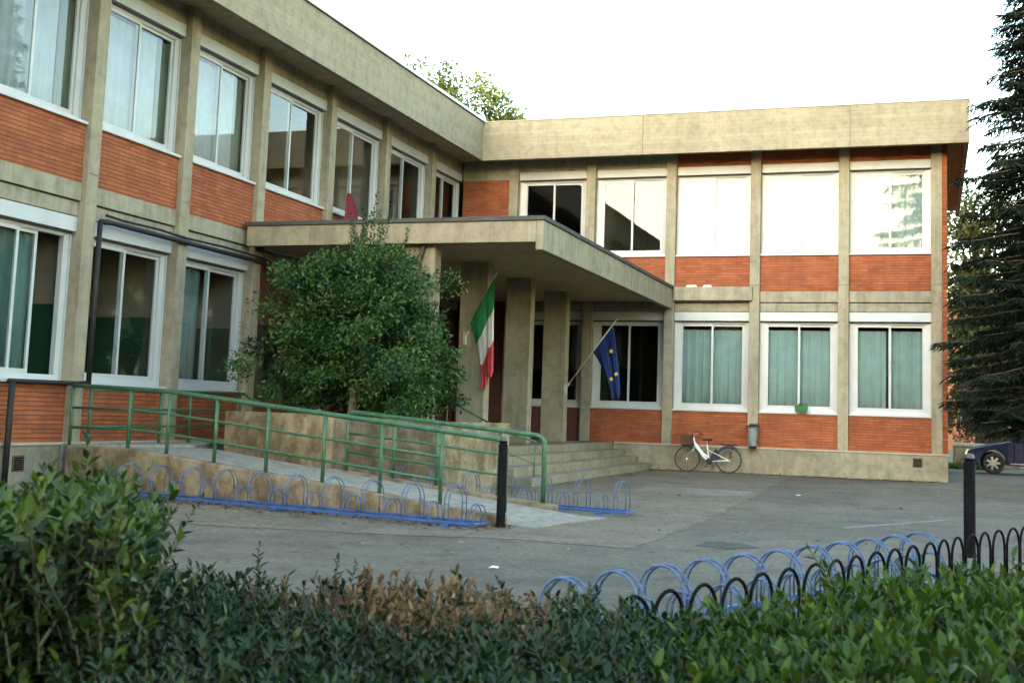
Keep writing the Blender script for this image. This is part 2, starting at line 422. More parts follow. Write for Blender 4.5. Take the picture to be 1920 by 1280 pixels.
def bay(W, a0, a1, lower=True, upper=True, lower_kind='window', slid=False, brick_head=False, panel=None):
    if lower:
        if lower_kind == 'window':
            wingbox(W, 'door_panel' if panel else 'brick_panel', panel or M_BRICK, a0, a1, .105, .36, Z_LEDGE, Z_SILL1-.035)
            make_window(W, a0, a1, Z_SILL1, Z_HEAD1, slid)
            bx = MB(); W.box(bx, a0, a1, .13, .36, Z_HEAD1+.035, Z_BOX1); bx.build('shutter_box', M_BOX, B, bevel=.006)
            wingbox(W, 'head_strip', M_LEAD, a0, a1, .21, .36, Z_HEAD1, Z_HEAD1+.034)  # dark fill painted as the shadow under the shutter box
        elif lower_kind == 'door':
            t = MB(); W.box(t, a0, a1, .16, .22, 3.0, Z_BOX1)
            for q in (a0, (a0+a1)/2-.05, a1-.1): W.box(t, q, q+.1, .14, .24, Z_LEDGE, 3.0)
            W.box(t, a0+.1, a1-.1, .16, .22, 2.86, 3.0); W.box(t, a0+.1, a1-.1, .15, .23, Z_LEDGE, Z_LEDGE+.75)
            d = t.build('door', M_DOOR, B)
            g = MB(); W.box(g, a0+.1, a1-.1, .185, .193, Z_LEDGE+.75, 2.86); g.build('pane', M_GLASS, d)
        else:
            wingbox(W, 'brick_panel', M_BRICK, a0, a1, .105, .36, Z_LEDGE, Z_BOX1)
        wingbox(W, 'lintel', M_CONC2, a0, a1, .125, .33, Z_BOX1+.012, Z_LINT1, BEV)
        wingbox(W, 'head_strip', M_LEAD, a0, a1, .16, .33, Z_BOX1-.001, Z_BOX1+.0125)
    wingbox(W, 'groove_strip', M_LEAD, a0, a1, .17, .33, Z_LINT1, Z_BEAM)
    wingbox(W, 'floor_beam', M_CONC2, a0, a1, .085, .33, Z_BEAM, Z_BRICK2, BEV)
    if upper:
        wingbox(W, 'brick_panel', M_BRICK, a0, a1, .105, .36, Z_BRICK2, Z_SILL2-.035)
        make_window(W, a0, a1, Z_SILL2, Z_HEAD2)
        bx = MB(); W.box(bx, a0, a1, .13, .36, Z_HEAD2+.035, Z_BOX2); bx.build('shutter_box', M_BOX, B, bevel=.006)
        wingbox(W, 'head_strip', M_LEAD, a0, a1, .21, .36, Z_HEAD2, Z_HEAD2+.034)  # shadow below the upper box, painted as a dark strip
        wingbox(W, 'head_panel', M_BRICK if brick_head else M_CONC2, a0, a1, .14, .36, Z_BOX2+.008, Z_SOFF)

def column(W, c, z0=0.0):
    o = wingbox(W, 'column', M_CONC, c-CW/2, c+CW/2, 0, .36, z0, Z_SOFF, .01)
    wingbox(W, 'joint', M_LEDGE_D, c-CW/2+.02, c+CW/2-.01, -.002, .01, 4.735, 4.75, 0, o)

for k, c in enumerate(CR): column(WR, c, .0 if k > 1 else Z_LEDGE-.01)
for k, c in enumerate(CL): column(WL, c, .0 if k > 3 else Z_LEDGE-.01)
# right wing, bays from the inner corner
h = CW/2
for k in range(5):
    bay(WR, CR[k]+h, CR[k+1]-h, brick_head=(k in (2, 3, 4)), panel=(M_DOOR if k == 0 else None))
# inner corner: plain brick
wingbox(WR, 'brick_panel', M_BRICK, -.09, CR[0]-h, .09, .33, Z_BRICK2, 7.66)
wingbox(WR, 'head_panel', M_CONC2, -.09, CR[0]-h, .07, .33, 7.66, Z_SOFF)
wingbox(WR, 'floor_beam', M_CONC2, -.05, CR[0]-h, .055, .33, Z_BEAM, Z_BRICK2)
wingbox(WR, 'door_panel', M_DOOR, -.09, CR[0]-h, .09, .33, Z_LEDGE, Z_BEAM)
# left wing
bay(WL, CL[0]+h, .08, lower_kind='door')  # dark door put in to darken this bay
for k in range(9):
    a1, a0 = CL[k]-h, CL[k+1]+h
    bay(WL, a0, a1, lower_kind=('door' if k in (0, 1, 2) else 'window'), slid=(k == 5))  # third bay's door is likewise added to darken it
# plinths and ledges (right wing right of the steps, left wing all along)
wingbox(WR, 'plinth', M_PLINTH, 4.43, 12.665, -.025, .33, 0, .625, .01)
wingbox(WR, 'ledge', M_LEDGE, 4.45, 12.70, -.05, .32, .627, Z_LEDGE, .006)
wingbox(WL, 'plinth', M_PLINTH, CL[9], -10.95, -.025, .33, 0, .625, .01)
wingbox(WL, 'ledge', M_LEDGE, CL[9], -10.95, -.05, .32, .627, Z_LEDGE, .006)
# brick end of the right wing, blank left end, hidden backs
mb = MB(); mb.box(12.549, .03, Z_LEDGE, 12.665, 9.0, Z_SOFF); mb.build('end_wall', M_BRICK, B)
mb = MB(); mb.box(12.3, .34, 0, 12.64, 9.0, Z_LEDGE); mb.build('plinth', M_PLINTH, B)
mb = MB(); mb.box(-7.0, 8.8, 0, 12.66, 9.0, Z_SOFF); mb.box(-7.2, CL[9]-.13, 0, -7.0, 9.0, Z_SOFF); mb.box(-7.0, CL[9]-.13, 0, 0, CL[9]+.1, Z_SOFF); mb.build('back_wall', M_BRICK, B)
# inside: floors, walls with green dado, dark rooms
mb = MB(); mb.box(-7, CL[9]+.1, .55, -.33, 8.8, .66); mb.box(-.33, .33, .55, 12.3, 8.8, .66)
mb.box(-7, CL[9]+.1, 4.32, -.33, 8.8, 4.56); mb.box(-.33, .33, 4.32, 12.3, 8.8, 4.56); mb.build('floor_slab', M_INTFL, B)
mb = MB(); mb.box(-7, CL[9]+.1, 4.29, -.335, 8.8, 4.315); mb.box(-.335, .335, 4.29, 12.3, 8.8, 4.315); mb.box(-7, CL[9]+.1, 8.0, -.335, 8.8, 8.1); mb.box(-.335, .335, 8.0, 12.3, 8.8, 8.1); mb.build('inner_ceiling', M_INT, B)
for z0, z1 in ((.66, 4.29), (4.56, 8.0)):
    zd = z0+2.08
    up, dn = MB(), MB()
    segs = [(-4.6, CL[9]+.1, -4.5, 6.2), (-4.5, 6.2, 12.3, 6.3)]
    segs += [(-4.5, y-.06, -.34, y+.06) for y in (CL[1], CL[3], CL[4], CL[5], CL[7])]
    segs += [(x-.06, .34, x+.06, 6.2) for x in (CR[1], CR[3])]
    for x0, y0, x1, y1 in segs:
        up.box(x0, y0, zd, x1, y1, z1); dn.box(x0, y0, z0, x1, y1, zd)
    up.build('inner_wall', M_INT, B); dn.build('inner_wall', M_DADO if z0 < 2 else M_INT, B)
# fascia, soffit, roof
Z_FB, Z_FT = 8.035, 9.073
mb = MB(); mb.box(.68, -.797, Z_FB, 13.16, -.68, Z_FT); fr_ = mb.build('fascia', M_FASC, B, bevel=.012)
mb = MB(); mb.box(.68, CL[9]-.9, Z_FB, .797, -.80, Z_FT); fl_ = mb.build('fascia', M_FASC, B, bevel=.012)
mb = MB(); mb.box(13.04, -.678, Z_FB, 13.16, 9.6, Z_FT); mb.build('fascia', M_FASC, B, bevel=.012)
mb = MB()
for q in (-13.9, -22.0): mb.box(.79, q, Z_FB+.01, .8, q+.02, Z_FT-.01)
for q in (5.2, 10.4): mb.box(q, -.80, Z_FB+.01, q+.018, -.79, Z_FT-.01)
mb.build('fascia_joint', M_LEDGE_D, B)
mb = MB(); mb.box(-7.2, -.679, Z_SOFF, 13.04, 9.6, 8.30); mb.box(-7.2, CL[9]-.9, Z_SOFF, .679, -.681, 8.30); mb.build('soffit', M_SOFF, B)
mb = MB(); mb.box(-7.2, -.66, 8.95, 13.03, 9.6, 9.02); mb.box(-7.2, CL[9]-.9, 8.95, .66, -.662, 9.02); mb.build('roof', M_ROOF, B)
mb = MB(); mb.box(.55, CL[9]-.9, 9.08, .775, -.50, 9.215); mb.build('gutter_edge', M_ZINC, B, bevel=.02)
mb = MB(); mb.box(.63, -.81, Z_FT+.002, 13.18, -.50, Z_FT+.032); mb.build('roof_edge', M_LEDGE, B, bevel=.006)
mb = MB(); mb.box(.79, CL[9]-.9, Z_FT+.002, .835, -.812, Z_FT+.03); mb.build('roof_edge', M_LEAD, B, bevel=.004)
# canopy over the entrance
CX, CY = 5.90, -10.72
mb = MB(); mb.box(.02, CY, 4.265, CX-.14, CY+.14, 4.64); mb.build('canopy_beam', M_CONC, B, bevel=.012)
mb = MB(); mb.box(CX-.139, CY-.002, 4.125, CX, -.01, 4.64); mb.build('canopy_beam', M_CONC2, B, bevel=.012)
mb = MB(); mb.box(.02, CY+.14, 4.325, CX-.14, -.01, 4.60); mb.build('canopy_slab', M_SOFF, B)
mb = MB(); mb.box(-.02, CY-.035, 4.642, CX+.035, CY+.4, 4.72); mb.box(CX-.3, CY+.4, 4.642, CX+.035, -.005, 4.72); mb.build('canopy_flashing', M_LEAD, B, bevel=.008)
mb = MB(); mb.box(.03, CY+.4, 4.602, CX-.3, -.02, 4.66); mb.build('canopy_roof', M_ROOF, B)
mb = MB(); mb.box(5.96, -.11, 4.335, 7.98, .05, 4.685); mb.build('canopy_tie_beam', M_CONC2, B, bevel=.012)
for y in (-7.8, -5.1, -2.38):
    mb = MB(); mb.box(3.2, y, Z_LEDGE-.01, 3.785, y+.30, 4.324); mb.build('pier', M_CONC, B, bevel=.012)
mb = MB(); mb.box(3.2, -10.5, 0, 3.785, -10.2, 4.324); mb.build('pier', M_CONC, B, bevel=.012)
# vents in the plinth
for W, a, z in ((WR, 11.97, .44), (WL, -16.15, .38)):
    mb = MB(); W.box(mb, a-.11, a+.11, -.04, .02, z-.11, z+.11)
    v = mb.build('vent', M_GRATE, B, bevel=.004)
    mb = MB()
    for k in range(6): W.box(mb, a-.085, a+.085, -.05, -.041, z-.085+k*.03, z-.07+k*.03)
    mb.build('grille', M_BLACK, v)

# ------------------------------------------------------------------ curtains inside the windows
def curtain(a0, a1, z0, z1, label, m=M_CURT, W=WR, d=.385, amp=.022, seed=0):
    r = random.Random(seed); n = int((a1-a0)/.025)
    mb = MB(); ph = r.uniform(0, 6)
    xs = np.linspace(a0, a1, n+1)
    def off(x): return d+amp*(math.sin(x*26+ph+1.2*math.sin(x*5))+.5*math.sin(x*61+ph))
    vs_ = []
    for x in xs:
        for t, z in ((1, z0), (.55, z1)): vs_.append(W.p(x, d+(off(x)-d)*t, z))
    for x in xs:
        for t, z in ((1, z0), (.55, z1)): vs_.append(W.p(x, d+.012+(off(x)-d)*t, z))
    K = 2*(n+1); fs = []
    for i in range(n):
        a = 2*i; fs += [(a, a+2, a+3, a+1), (K+a, K+a+1, K+a+3, K+a+2)]
        fs += [(a, K+a, K+a+2, a+2), (a+1, a+3, K+a+3, K+a+1)]
    fs += [(0, 1, K+1, K), (K-2, 2*K-2, 2*K-1, K-1)]
    mb.add(vs_, fs)
    o = mb.build('curtain', m, smooth=True)
    return tag(o, label, 'curtain', 'curtains drawn behind the school windows')
for k, what in ((2, 'lower window above the bicycle'), (3, 'lower window with the green flower box'), (4, 'lower window nearest the building corner')):
    a0, a1 = CR[k]+h+.03, CR[k+1]-h-.03; mid = (a0+a1)/2
    curtain(a0, mid-.02-(.07 if k == 4 else 0), .8, 3.62, 'teal curtain in the left half of the '+what, seed=k)
    curtain(mid-.05, a1, .8, 3.62, 'teal curtain in the right half of the '+what, seed=k+10, d=.43)
for k, what, m in ((2, 'upper window over the canopy tie beam', M_CURTW), (3, 'upper window second from the building corner', M_CURTW), (4, 'upper window nearest the building corner', M_CURT)):
    a0, a1 = CR[k]+h+.03, CR[k+1]-h-.03; mid = (a0+a1)/2
    n_ = 'pale' if m is M_CURTW else 'teal'
    curtain(a0, mid-.01, 4.8, 7.5, n_+' curtain in the left half of the '+what, m, seed=k+20)
    curtain(mid-.04, a1, 4.8, 7.5, n_+' curtain in the right half of the '+what, m, seed=k+30, d=.43)
curtain(CL[6]+h+.05, CL[6]+h+1.5, .8, 3.7, 'dark teal curtain behind the slid open window by the drainpipe', M_CURTD, W=WL, d=.378, seed=41)
curtain(CL[5]+h+.05, CL[5]+h+.36, .8, 3.7, 'narrow teal curtain gathered beside the black downpipe', M_CURTD, W=WL, d=.378, seed=42)
curtain(CL[4]+h+.10, CL[4]+h+.95, .8, 3.7, 'grey teal curtain in the lower window next to the canopy', M_CURTD, W=WL, d=.378, seed=43)
for k, q in ((6, 'leftmost upper window'), (5, 'second upper window from the left'), (4, 'third upper window from the left')):
    curtain(CL[k]+h+.05, CL[k-1]-h-.46, 4.8, 7.5, 'pale blue grey curtain added to lighten the '+q, M_CURTP, W=WL, d=.378, seed=60+k)  # full-width pale cloth added to brighten the upper panes
    curtain(CL[k-1]-h-.42, CL[k-1]-h-.08, 4.8, 7.5, 'dull gathered curtain in the '+q, M_CURTO, W=WL, d=.378, seed=50+k)

# ------------------------------------------------------------------ entrance steps, ramp, planter
st = thing('entrance_steps', 'pale stone entrance steps rising to the landing under the canopy', 'steps', (4.4, -5, 0))
S0 = (4.4, -5, 0)
mb = MB(); mb.box(-.05+.06, -10.9, 0, 4.42, .08, .655); mb.build('landing', M_STEP, st, bevel=.01, shift=S0)
for k in range(3):
    z = .655-.164*(k+1)
    mb = MB(); mb.box(4.421+.35*k, -9.6-.0*k, 0, 4.42+.35*(k+1), -.03, z); mb.build('step', M_STEP, st, bevel=.012, shift=S0)
rampA = np.array([7.55, -16.95, 0]); ra = np.array([-.978, .209, 0]); rn = np.array([.209, .978, 0])
def RP(t, o, z): return tuple(rampA+ra*t+rn*o+np.array([0, 0, z]))
def kz(t): return .125+.083*min(t, 6.1)
def rz(t): return .015+.088*min(max(t, 0), 6.6)
rp = thing('access_ramp', 'sloping concrete access ramp with pale surface and weathered low kerbs', 'ramp', tuple(rampA))
def strip(o0, o1, ts, zb, zt):
    mb = MB()
    for i in range(len(ts)-1):
        a, b = ts[i], ts[i+1]
        # listed counter-clockwise seen from above
        q = [(a, o0), (a, o1), (b, o1), (b, o0)]
        mb.hexa([RP(t, o, zb(t)) for t, o in q], [RP(t, o, zt(t)) for t, o in q])
    return mb
strip(0, .20, [0, 6.1, 7.55], lambda t: -.02, kz).build('kerb', M_RAMPC, rp, bevel=.02, shift=rampA)
strip(.201, 2.0, [-.35, 0, 6.6, 7.9], lambda t: -.02, rz).build('ramp_surface', M_RSURF, rp, shift=rampA)
strip(2.0, 2.20, [.45, 4.45], lambda t: -.02, lambda t: .085+.075*t).build('kerb', M_RAMPC, rp, bevel=.02, shift=rampA)
mb = MB(); mb.hexa([RP(7.0, 2.0, 0), (.06, -10.9, 0), (.06, -15.35, 0), RP(7.7, .25, 0)][::-1], [RP(7.0, 2.0, .64), (.06, -10.9, .64), (.06, -15.35, .64), RP(7.7, .25, .64)][::-1])
mb.build('upper_landing', M_RSURF, rp, shift=rampA)
pl = thing('planter', 'stained raised concrete planter under the dense bush', 'planter', RP(5, 2.6, 0))
PS = RP(5, 2.6, 0)
mb = strip(2.6, 2.8, [4.72, 7.0], lambda t: 0, lambda t: 1.195); mb.build('wall', M_PLANT, pl, bevel=.012, shift=PS)
mb = strip(2.66, 2.86, [2.93, 4.719], lambda t: 0, lambda t: 1.165); mb.build('wall', concrete('grey_planter_concrete', (.20,.19,.155), .5, streak=.35, blotch=.8), pl, bevel=.012, shift=PS)
mb = strip(2.87, 4.9, [2.93, 3.12], lambda t: 0, lambda t: 1.14); mb.build('wall', M_PLANT, pl, bevel=.012, shift=PS)
mb = strip(2.81, 4.9, [6.8, 7.0], lambda t: 0, lambda t: 1.19); mb.build('wall', M_PLANT, pl, bevel=.012, shift=PS)
mb = strip(2.861, 4.9, [3.121, 6.799], lambda t: 0, lambda t: 1.05); mb.build('soil', M_SOIL, pl, shift=PS)

# ------------------------------------------------------------------ green railings
def railing(name, label, top, posts, base, loc, frac=(.36, .68), bend=True, r_top=.033, r=.018, group='green tube railings of the ramp and steps'):
    """top: list of points of the hand rail; posts: (point on rail, base z)"""
    t = thing(name, label, 'railing', loc, group=group)
    mb = MB(); mb.tube(top, r_top, 10); mb.build('handrail', M_GREEN, t, smooth=True, shift=loc)
    for (x, y, z), zb in posts:
        mb = MB(); mb.tube([(x, y, zb), (x, y, z-.01)], .026, 8); mb.build('post', M_GREEN, t, smooth=True, shift=loc)
    for f in frac:
        mb = MB(); pts = [(x, y, z-(z-zb)*f) for (x, y, z), zb in posts]; mb.tube(pts, r, 8); mb.build('rail', M_GREEN, t, smooth=True, shift=loc)
    return t
def rail_on(ts, off, ztop, zbase):
    return [(RP(t, off, ztop(t)), zbase(t)) for t in ts]
zt = lambda t: kz(t)+.865
ts = [.02, .9, 1.81, 2.73, 3.7, 4.64, 5.56]
P_ = rail_on(ts, .1, zt, kz)
top = [RP(.0, .1, .16), RP(.0, .1, .88), RP(.03, .1, .955), RP(.12, .1, zt(.12)), RP(5.56, .1, zt(5.56)), RP(7.60, .1, zt(6.1)+.01)]
P2 = P_+[(RP(6.35, .1, zt(6.1)), .62), (RP(7.60, .1, zt(6.1)+.01), .60)]
railing('ramp_railing', 'long green tube railing along the near edge of the ramp', top, P2[1:], None, RP(0, .1, 0))
ts2 = [.66, 1.35, 1.85, 2.38, 3.14, 4.0]
zt2 = lambda t: .965+.072*t
top = [RP(.64, 2.1, .13), RP(.64, 2.1, .93), RP(.67, 2.1, .985), RP(.76, 2.1, zt2(.76)), RP(3.93, 2.1, zt2(3.93)), RP(4.0, 2.1, zt2(3.9)-.03), RP(4.02, 2.1, 1.18)]
railing('ramp_railing', 'shorter green tube railing along the far edge of the ramp', top, rail_on([1.35, 2.38, 3.14, 4.0], 2.1, lambda t: zt2(min(t, 3.9)), lambda t: .085+.075*t), None, RP(.64, 2.1, 0))
py = [-15.1, -14.15, -13.4, -12.6, -11.85, -11.15]
top = [(.33, y, 1.455+.02*(y+15.1)/1.0*.6) for y in py]+[(.33, -10.95, 1.50), (.45, -10.9, 1.40), (.62, -10.9, 1.36)]
railing('wall_railing', 'green tube railing on the landing close to the left facade', top, [(p_, .645) for p_ in top[:6]], None, (.33, -13, .64), r_top=.027)
# slender handrail of the steps
t = thing('stair_handrail', 'thin green handrail sloping down the entrance steps behind the ramp rail', 'railing', (4.6, -9.3, .6), group='green tube railings of the ramp and steps')
S_ = (4.6, -9.3, .6)
mb = MB(); mb.tube([(3.3, -9.25, 1.72), (3.62, -9.25, 1.52), (4.75, -9.25, .98), (5.4, -9.25, .80)], .02, 8); mb.build('handrail', M_GREEN, t, smooth=True, shift=S_)
for x, z0, z1 in ((3.62, .65, 1.52), (4.55, .49, 1.08), (5.38, .0, .8)):
    mb = MB(); mb.tube([(x, -9.25, z0), (x, -9.25, z1)], .014, 8); mb.build('post', M_GREEN, t, smooth=True, shift=S_)
mb = MB(); mb.tube([(3.62, -9.25, 1.05), (4.55, -9.25, .68), (5.38, -9.25, .4)], .010, 6); mb.build('rail', M_GREEN, t, smooth=True, shift=S_)

# ------------------------------------------------------------------ blue cycle racks
def hoop_path(x, w, hgt, y0=0, n=11):
    r_ = w/2; pts = [(x, y0-r_, .0), (x, y0-r_, hgt-r_)]
    for k in range(1, n): a = math.pi*k/n; pts.append((x, y0-r_*math.cos(a), hgt-r_+r_*math.sin(a)))
    return pts+[(x, y0+r_, hgt-r_), (x, y0+r_, .0)]
def cycle_rack(label, loc, ang, length, pitch, tall=.40, low=.21, w=.36, start=.10, gap=.06, z0=.055, bar=.019, rod=.0072, barw=.36):
    t = thing('cycle_rack', label, 'bike rack', loc, ang, 'blue hooped cycle racks')
    for s in (-1, 1):
        mb = MB(); mb.box(0, s*barw/2-bar, z0-bar*.8, length, s*barw/2+bar, z0+bar*.8); mb.build('base_bar', M_BLUE, t, bevel=.005)
    for x in (0.0, length):
        mb = MB(); mb.box(x-bar, -barw/2+bar, z0-bar*.7, x+bar, barw/2-bar, z0+bar*.7); mb.build('end_bar', M_BLUE, t, bevel=.005)
    for x in np.linspace(.45, length-.35, max(2, int(length/1.5))):
        mb = MB(); mb.box(x-.05, -barw/2-.03, 0, x+.05, barw/2+.03, z0-bar*.8); mb.build('foot', M_BLUE, t, bevel=.004)
    x = start; k = 0
    while x < length-.04:
        H = tall if k % 2 == 0 else low
        ww = w if k % 2 == 0 else w*.72
        mb = MB()
        for dx in (-gap/2, gap/2):
            mb.tube([(a, b, c+z0) for a, b, c in hoop_path(x+dx, ww, H)], rod, 6)
        if k % 2 == 0:
            for s in (-1, 1): mb.tube([(x-gap/2, s*ww/2, z0+.2), (x+gap/2, s*ww/2, z0+.2)], rod*.8, 5)
        mb.build('wheel_hoop', M_BLUEW, t, smooth=True)
        x += pitch/2; k += 1
    return t
aR = math.atan2(-.209, .978)
p_ = RP(6.02, -.30, 0)
cycle_rack('long low blue cycle rack standing in front of the ramp kerb', p_, aR, 5.97, .60, start=.22)
p_ = RP(3.6, 2.62, 0)
cycle_rack('blue cycle rack behind the ramp beside the entrance steps', p_, aR, 3.98, .60, start=.27)
aC = math.atan2(.92, .395)
cycle_rack('nearest blue cycle rack with wide hoops behind the black loop fence', (10.30, -23.75, 0), aC, 5.1, .455, tall=.375, low=.2, w=.33, start=.2, rod=.0088, z0=.045)

# ------------------------------------------------------------------ black loop fence at the planting bed
fp = [(11.06, -23.88), (11.18, -23.57), (11.39, -22.96), (11.62, -22.37), (11.86, -21.65), (12.21, -20.73), (12.46, -19.99), (12.71, -19.31), (12.98, -18.67), (13.5, -17.4)]
seg = [0]
for a, b in zip(fp, fp[1:]): seg.append(seg[-1]+math.dist(a, b))
def on_fence(s):
    for i in range(len(fp)-1):
        if s <= seg[i+1] or i == len(fp)-2:
            f = (s-seg[i])/(seg[i+1]-seg[i]); return (fp[i][0]+(fp[i+1][0]-fp[i][0])*f, fp[i][1]+(fp[i+1][1]-fp[i][1])*f)
fe = thing('loop_fence', 'low black iron loop fence edging the planting bed', 'fence', (*fp[0], 0))
s = -.55; pitch = .325; F0 = (*fp[0], 0); k = 0
while s < seg[-1]-.3:
    wdt = .27 if k % 3 else .30
    pts = []
    for q in range(13):
        a = math.pi*q/12
        x, y = on_fence(s+wdt/2-wdt/2*math.cos(a)); pts.append((x, y, .45-.16+.16*math.sin(a)))
    pts = [(pts[0][0], pts[0][1], 0)]+pts+[(pts[-1][0], pts[-1][1], 0)]
    mb = MB(); mb.tube(pts, .0105, 7); mb.build('arch', M_BLACK, fe, smooth=True, shift=F0)
    s += pitch; k += 1
pts = [(*on_fence(q), .05) for q in np.linspace(-.5, seg[-1], 22)]
mb = MB(); mb.tube(pts, .009, 6); mb.build('rail', M_BLACK, fe, smooth=True, shift=F0)

# ------------------------------------------------------------------ bollards
def bollard(label, loc, hgt=1.03, r=.052):
    t = thing('bollard', label, 'bollard', loc, group='black iron bollards')
    mb = MB(); mb.lathe([(r*1.15, -.02), (r*1.15, .03), (r, .05), (r, hgt-.09), (r*.8, hgt-.085), (r*.8, hgt-.062), (r, hgt-.058), (r, hgt-.05)], 20); mb.build('post', M_BLACK, t, smooth=True)
    mb = MB(); mb.lathe([(r*.82, hgt-.05), (r*.86, hgt-.03), (r*.7, hgt-.008), (r*.35, hgt), (.001, hgt)], 20); mb.build('cap', simple('bollard_cap', (.05,.055,.06), .4, .2, 10), t, smooth=True)
    return t
bollard('black iron bollard at the foot of the ramp', (7.585, -16.98, 0))
bollard('black iron bollard rising behind the loop fence at the right', (12.64, -16.95, 0), 1.04, .058)

# ------------------------------------------------------------------ bicycle against the plinth
bk = thing('bicycle', 'white step-through bicycle with brown front basket leaning on the plinth', 'bicycle', (6.45, -.40, 0)); bk.scale = (.93, .93, .93)
lean = rad(-7); BR = .345; WBASE = 1.12
bk.rotation_euler = (lean, 0, rad(1.0))
def wheel(x):
    t = MB(); t.tube([(x+BR*math.cos(a)*.955, 0, BR+BR*math.sin(a)*.955) for a in np.linspace(0, 2*math.pi, 33)[:-1]], .0185, 8, closed=True)
    w_ = t.build('wheel', M_RUBBER, bk, smooth=True)
    t = MB(); t.tube([(x+BR*math.cos(a)*.88, 0, BR+BR*math.sin(a)*.88) for a in np.linspace(0, 2*math.pi, 33)[:-1]], .009, 6, closed=True); t.build('rim', M_RIM, w_, smooth=True)
    t = MB()
    for k in range(18):
        a = 2*math.pi*k/18; t.tube([(x, (.025 if k % 2 else -.025), BR), (x+BR*.88*math.cos(a), 0, BR+BR*.88*math.sin(a))], .0016, 4)
    t.tube([(x, -.04, BR), (x, .04, BR)], .02, 8); t.build('spokes', M_STEEL, w_)
wheel(0); wheel(WBASE)
hd0, hd1 = (.20, 0, .70), (.155, 0, .92)           # head tube bottom, top
bb = (.60, 0, .29)
t = MB()
t.tube([hd0, (.30, 0, .60), (.44, 0, .42), bb], .030, 8); t.tube([(.18, 0, .80), (.29, 0, .67), (.43, 0, .50), (.575, 0, .40)], .024, 8)
t.tube([hd0, hd1], .024, 8); t.tube([bb, (.545, 0, .62), (.525, 0, .74)], .019, 8)
for s_ in (-.055, .055):
    t.tube([(.60, s_*.6, .29), (WBASE, s_, BR)], .011, 6); t.tube([(.548, s_*.5, .60), (WBASE, s_, BR)], .011, 6)
t.build('frame', M_BIKEW, bk, smooth=True)
t = MB()
for s_ in (-.05, .05): t.tube([(.205, s_*.6, .69), (.16, s_, .58), (0, s_, BR)], .012, 6)
t.build('fork', M_STEEL, bk, smooth=True)
t = MB(); t.tube([(.155, 0, .92), (.15, 0, 1.0)], .013, 6); t.tube([(.33, -.27, 1.05), (.23, -.25, 1.06), (.13, -.1, 1.01), (.13, .1, 1.01), (.23, .25, 1.06), (.33, .27, 1.05)], .011, 6)
hb = t.build('handlebar', M_STEEL, bk, smooth=True)
t = MB()
for s_ in (-1, 1): t.tube([(.35, s_*.27, 1.05), (.24, s_*.252, 1.06)], .016, 8)
t.build('grips', M_RUBBER, hb, smooth=True)
t = MB(); t.tube([(.525, 0, .74), (.515, 0, .84)], .012, 6); t.build('seat_post', M_STEEL, bk, smooth=True)
t = MB(); t.hexa([(.40,-.03,.845),(.40,.03,.845),(.64,.085,.85),(.64,-.085,.85)][::-1], [(.39,-.022,.885),(.39,.022,.885),(.65,.09,.90),(.65,-.09,.90)][::-1]); t.build('saddle', M_RUBBER, bk, smooth=False, bevel=.018)
# basket: slatted wicker box open at the top
t = MB(); x0, x1, yy, z0, z1 = -.17, .12, .15, .72, .98
for k in range(6):
    z = z0+(z1-z0)*k/5; e = .02*k/5
    t.tube([(x0-e, -yy-e, z), (x1+e*.3, -yy-e, z), (x1+e*.3, yy+e, z), (x0-e, yy+e, z)], .010, 5, closed=True)
for k in range(8):
    f = k/7
    for s_ in (-1, 1): t.tube([(x0+(x1-x0)*f, s_*yy, z0), (x0+(x1-x0)*f-.01, s_*(yy+.02), z1)], .008, 5)
    for xx in (x0, x1): t.tube([(xx, -yy+2*yy*f, z0), (xx-(.02 if xx < 0 else 0), (-yy+2*yy*f)*1.1, z1)], .008, 5)
t.box(x0, -yy, z0-.006, x1, yy, z0+.006)
t.box(x0+.01, -yy+.01, z0, x1-.01, -yy+.018, z1-.03); t.box(x0+.01, yy-.018, z0, x1-.01, yy-.01, z1-.03); t.box(x0+.008, -yy+.02, z0, x0+.016, yy-.02, z1-.03)
t.build('basket', M_WICKER, bk)
t = MB(); 
for s_ in (-.06, 0, .06): t.tube([(.86, s_, .76), (1.34, s_, .755)], .008, 5)
for s_ in (-.06, .06): t.tube([(1.22, s_, .755), (WBASE, s_*1.1, BR)], .006, 5)
t.tube([(.86, -.06, .76), (.86, .06, .76)], .008, 5); t.tube([(1.34, -.06, .755), (1.34, .06, .755)], .008, 5); t.build('carrier', M_RUBBER, bk, smooth=True)
for x, a0, a1 in ((WBASE, 55, 150),):
    t = MB(); P = []
    t.tube([(x+(BR+.03)*math.cos(rad(a)), 0, BR+(BR+.03)*math.sin(rad(a))) for a in np.linspace(a0, a1, 16)], .022, 6); t.build('mudguard', M_RUBBER, bk, smooth=True)
t = MB(); t.add([(.62, -.035, .30), (.90, -.035, .38), (.78, -.035, .66), (.66, -.035, .50), (.62, -.03, .30), (.90, -.03, .38), (.78, -.03, .66), (.66, -.03, .50)], [(0,1,2,3),(7,6,5,4),(0,4,5,1),(1,5,6,2),(2,6,7,3),(3,7,4,0)]); t.build('skirt_guard', M_RUBBER, bk)
t = MB(); t.lathe([(.001,-.01),(.09,-.01),(.09,.01),(.001,.01)], 18); t.v = [(a+.60, c-.05, b+.29) for a, b, c in t.v]
t.tube([(.60, -.06, .29), (.53, -.07, .15)], .010, 5); t.box(.48, -.15, .135, .58, -.07, .155); t.tube([(.60, .06, .29), (.67, .07, .43)], .010, 5); t.box(.62, .07, .42, .72, .15, .44)
t.build('crank', M_PIPE, bk)
t = MB(); t.tube([(1.17, -.05, .40), (1.17, -.05, .56)], .045, 6); t.build('rear_light', M_WICKER, bk)

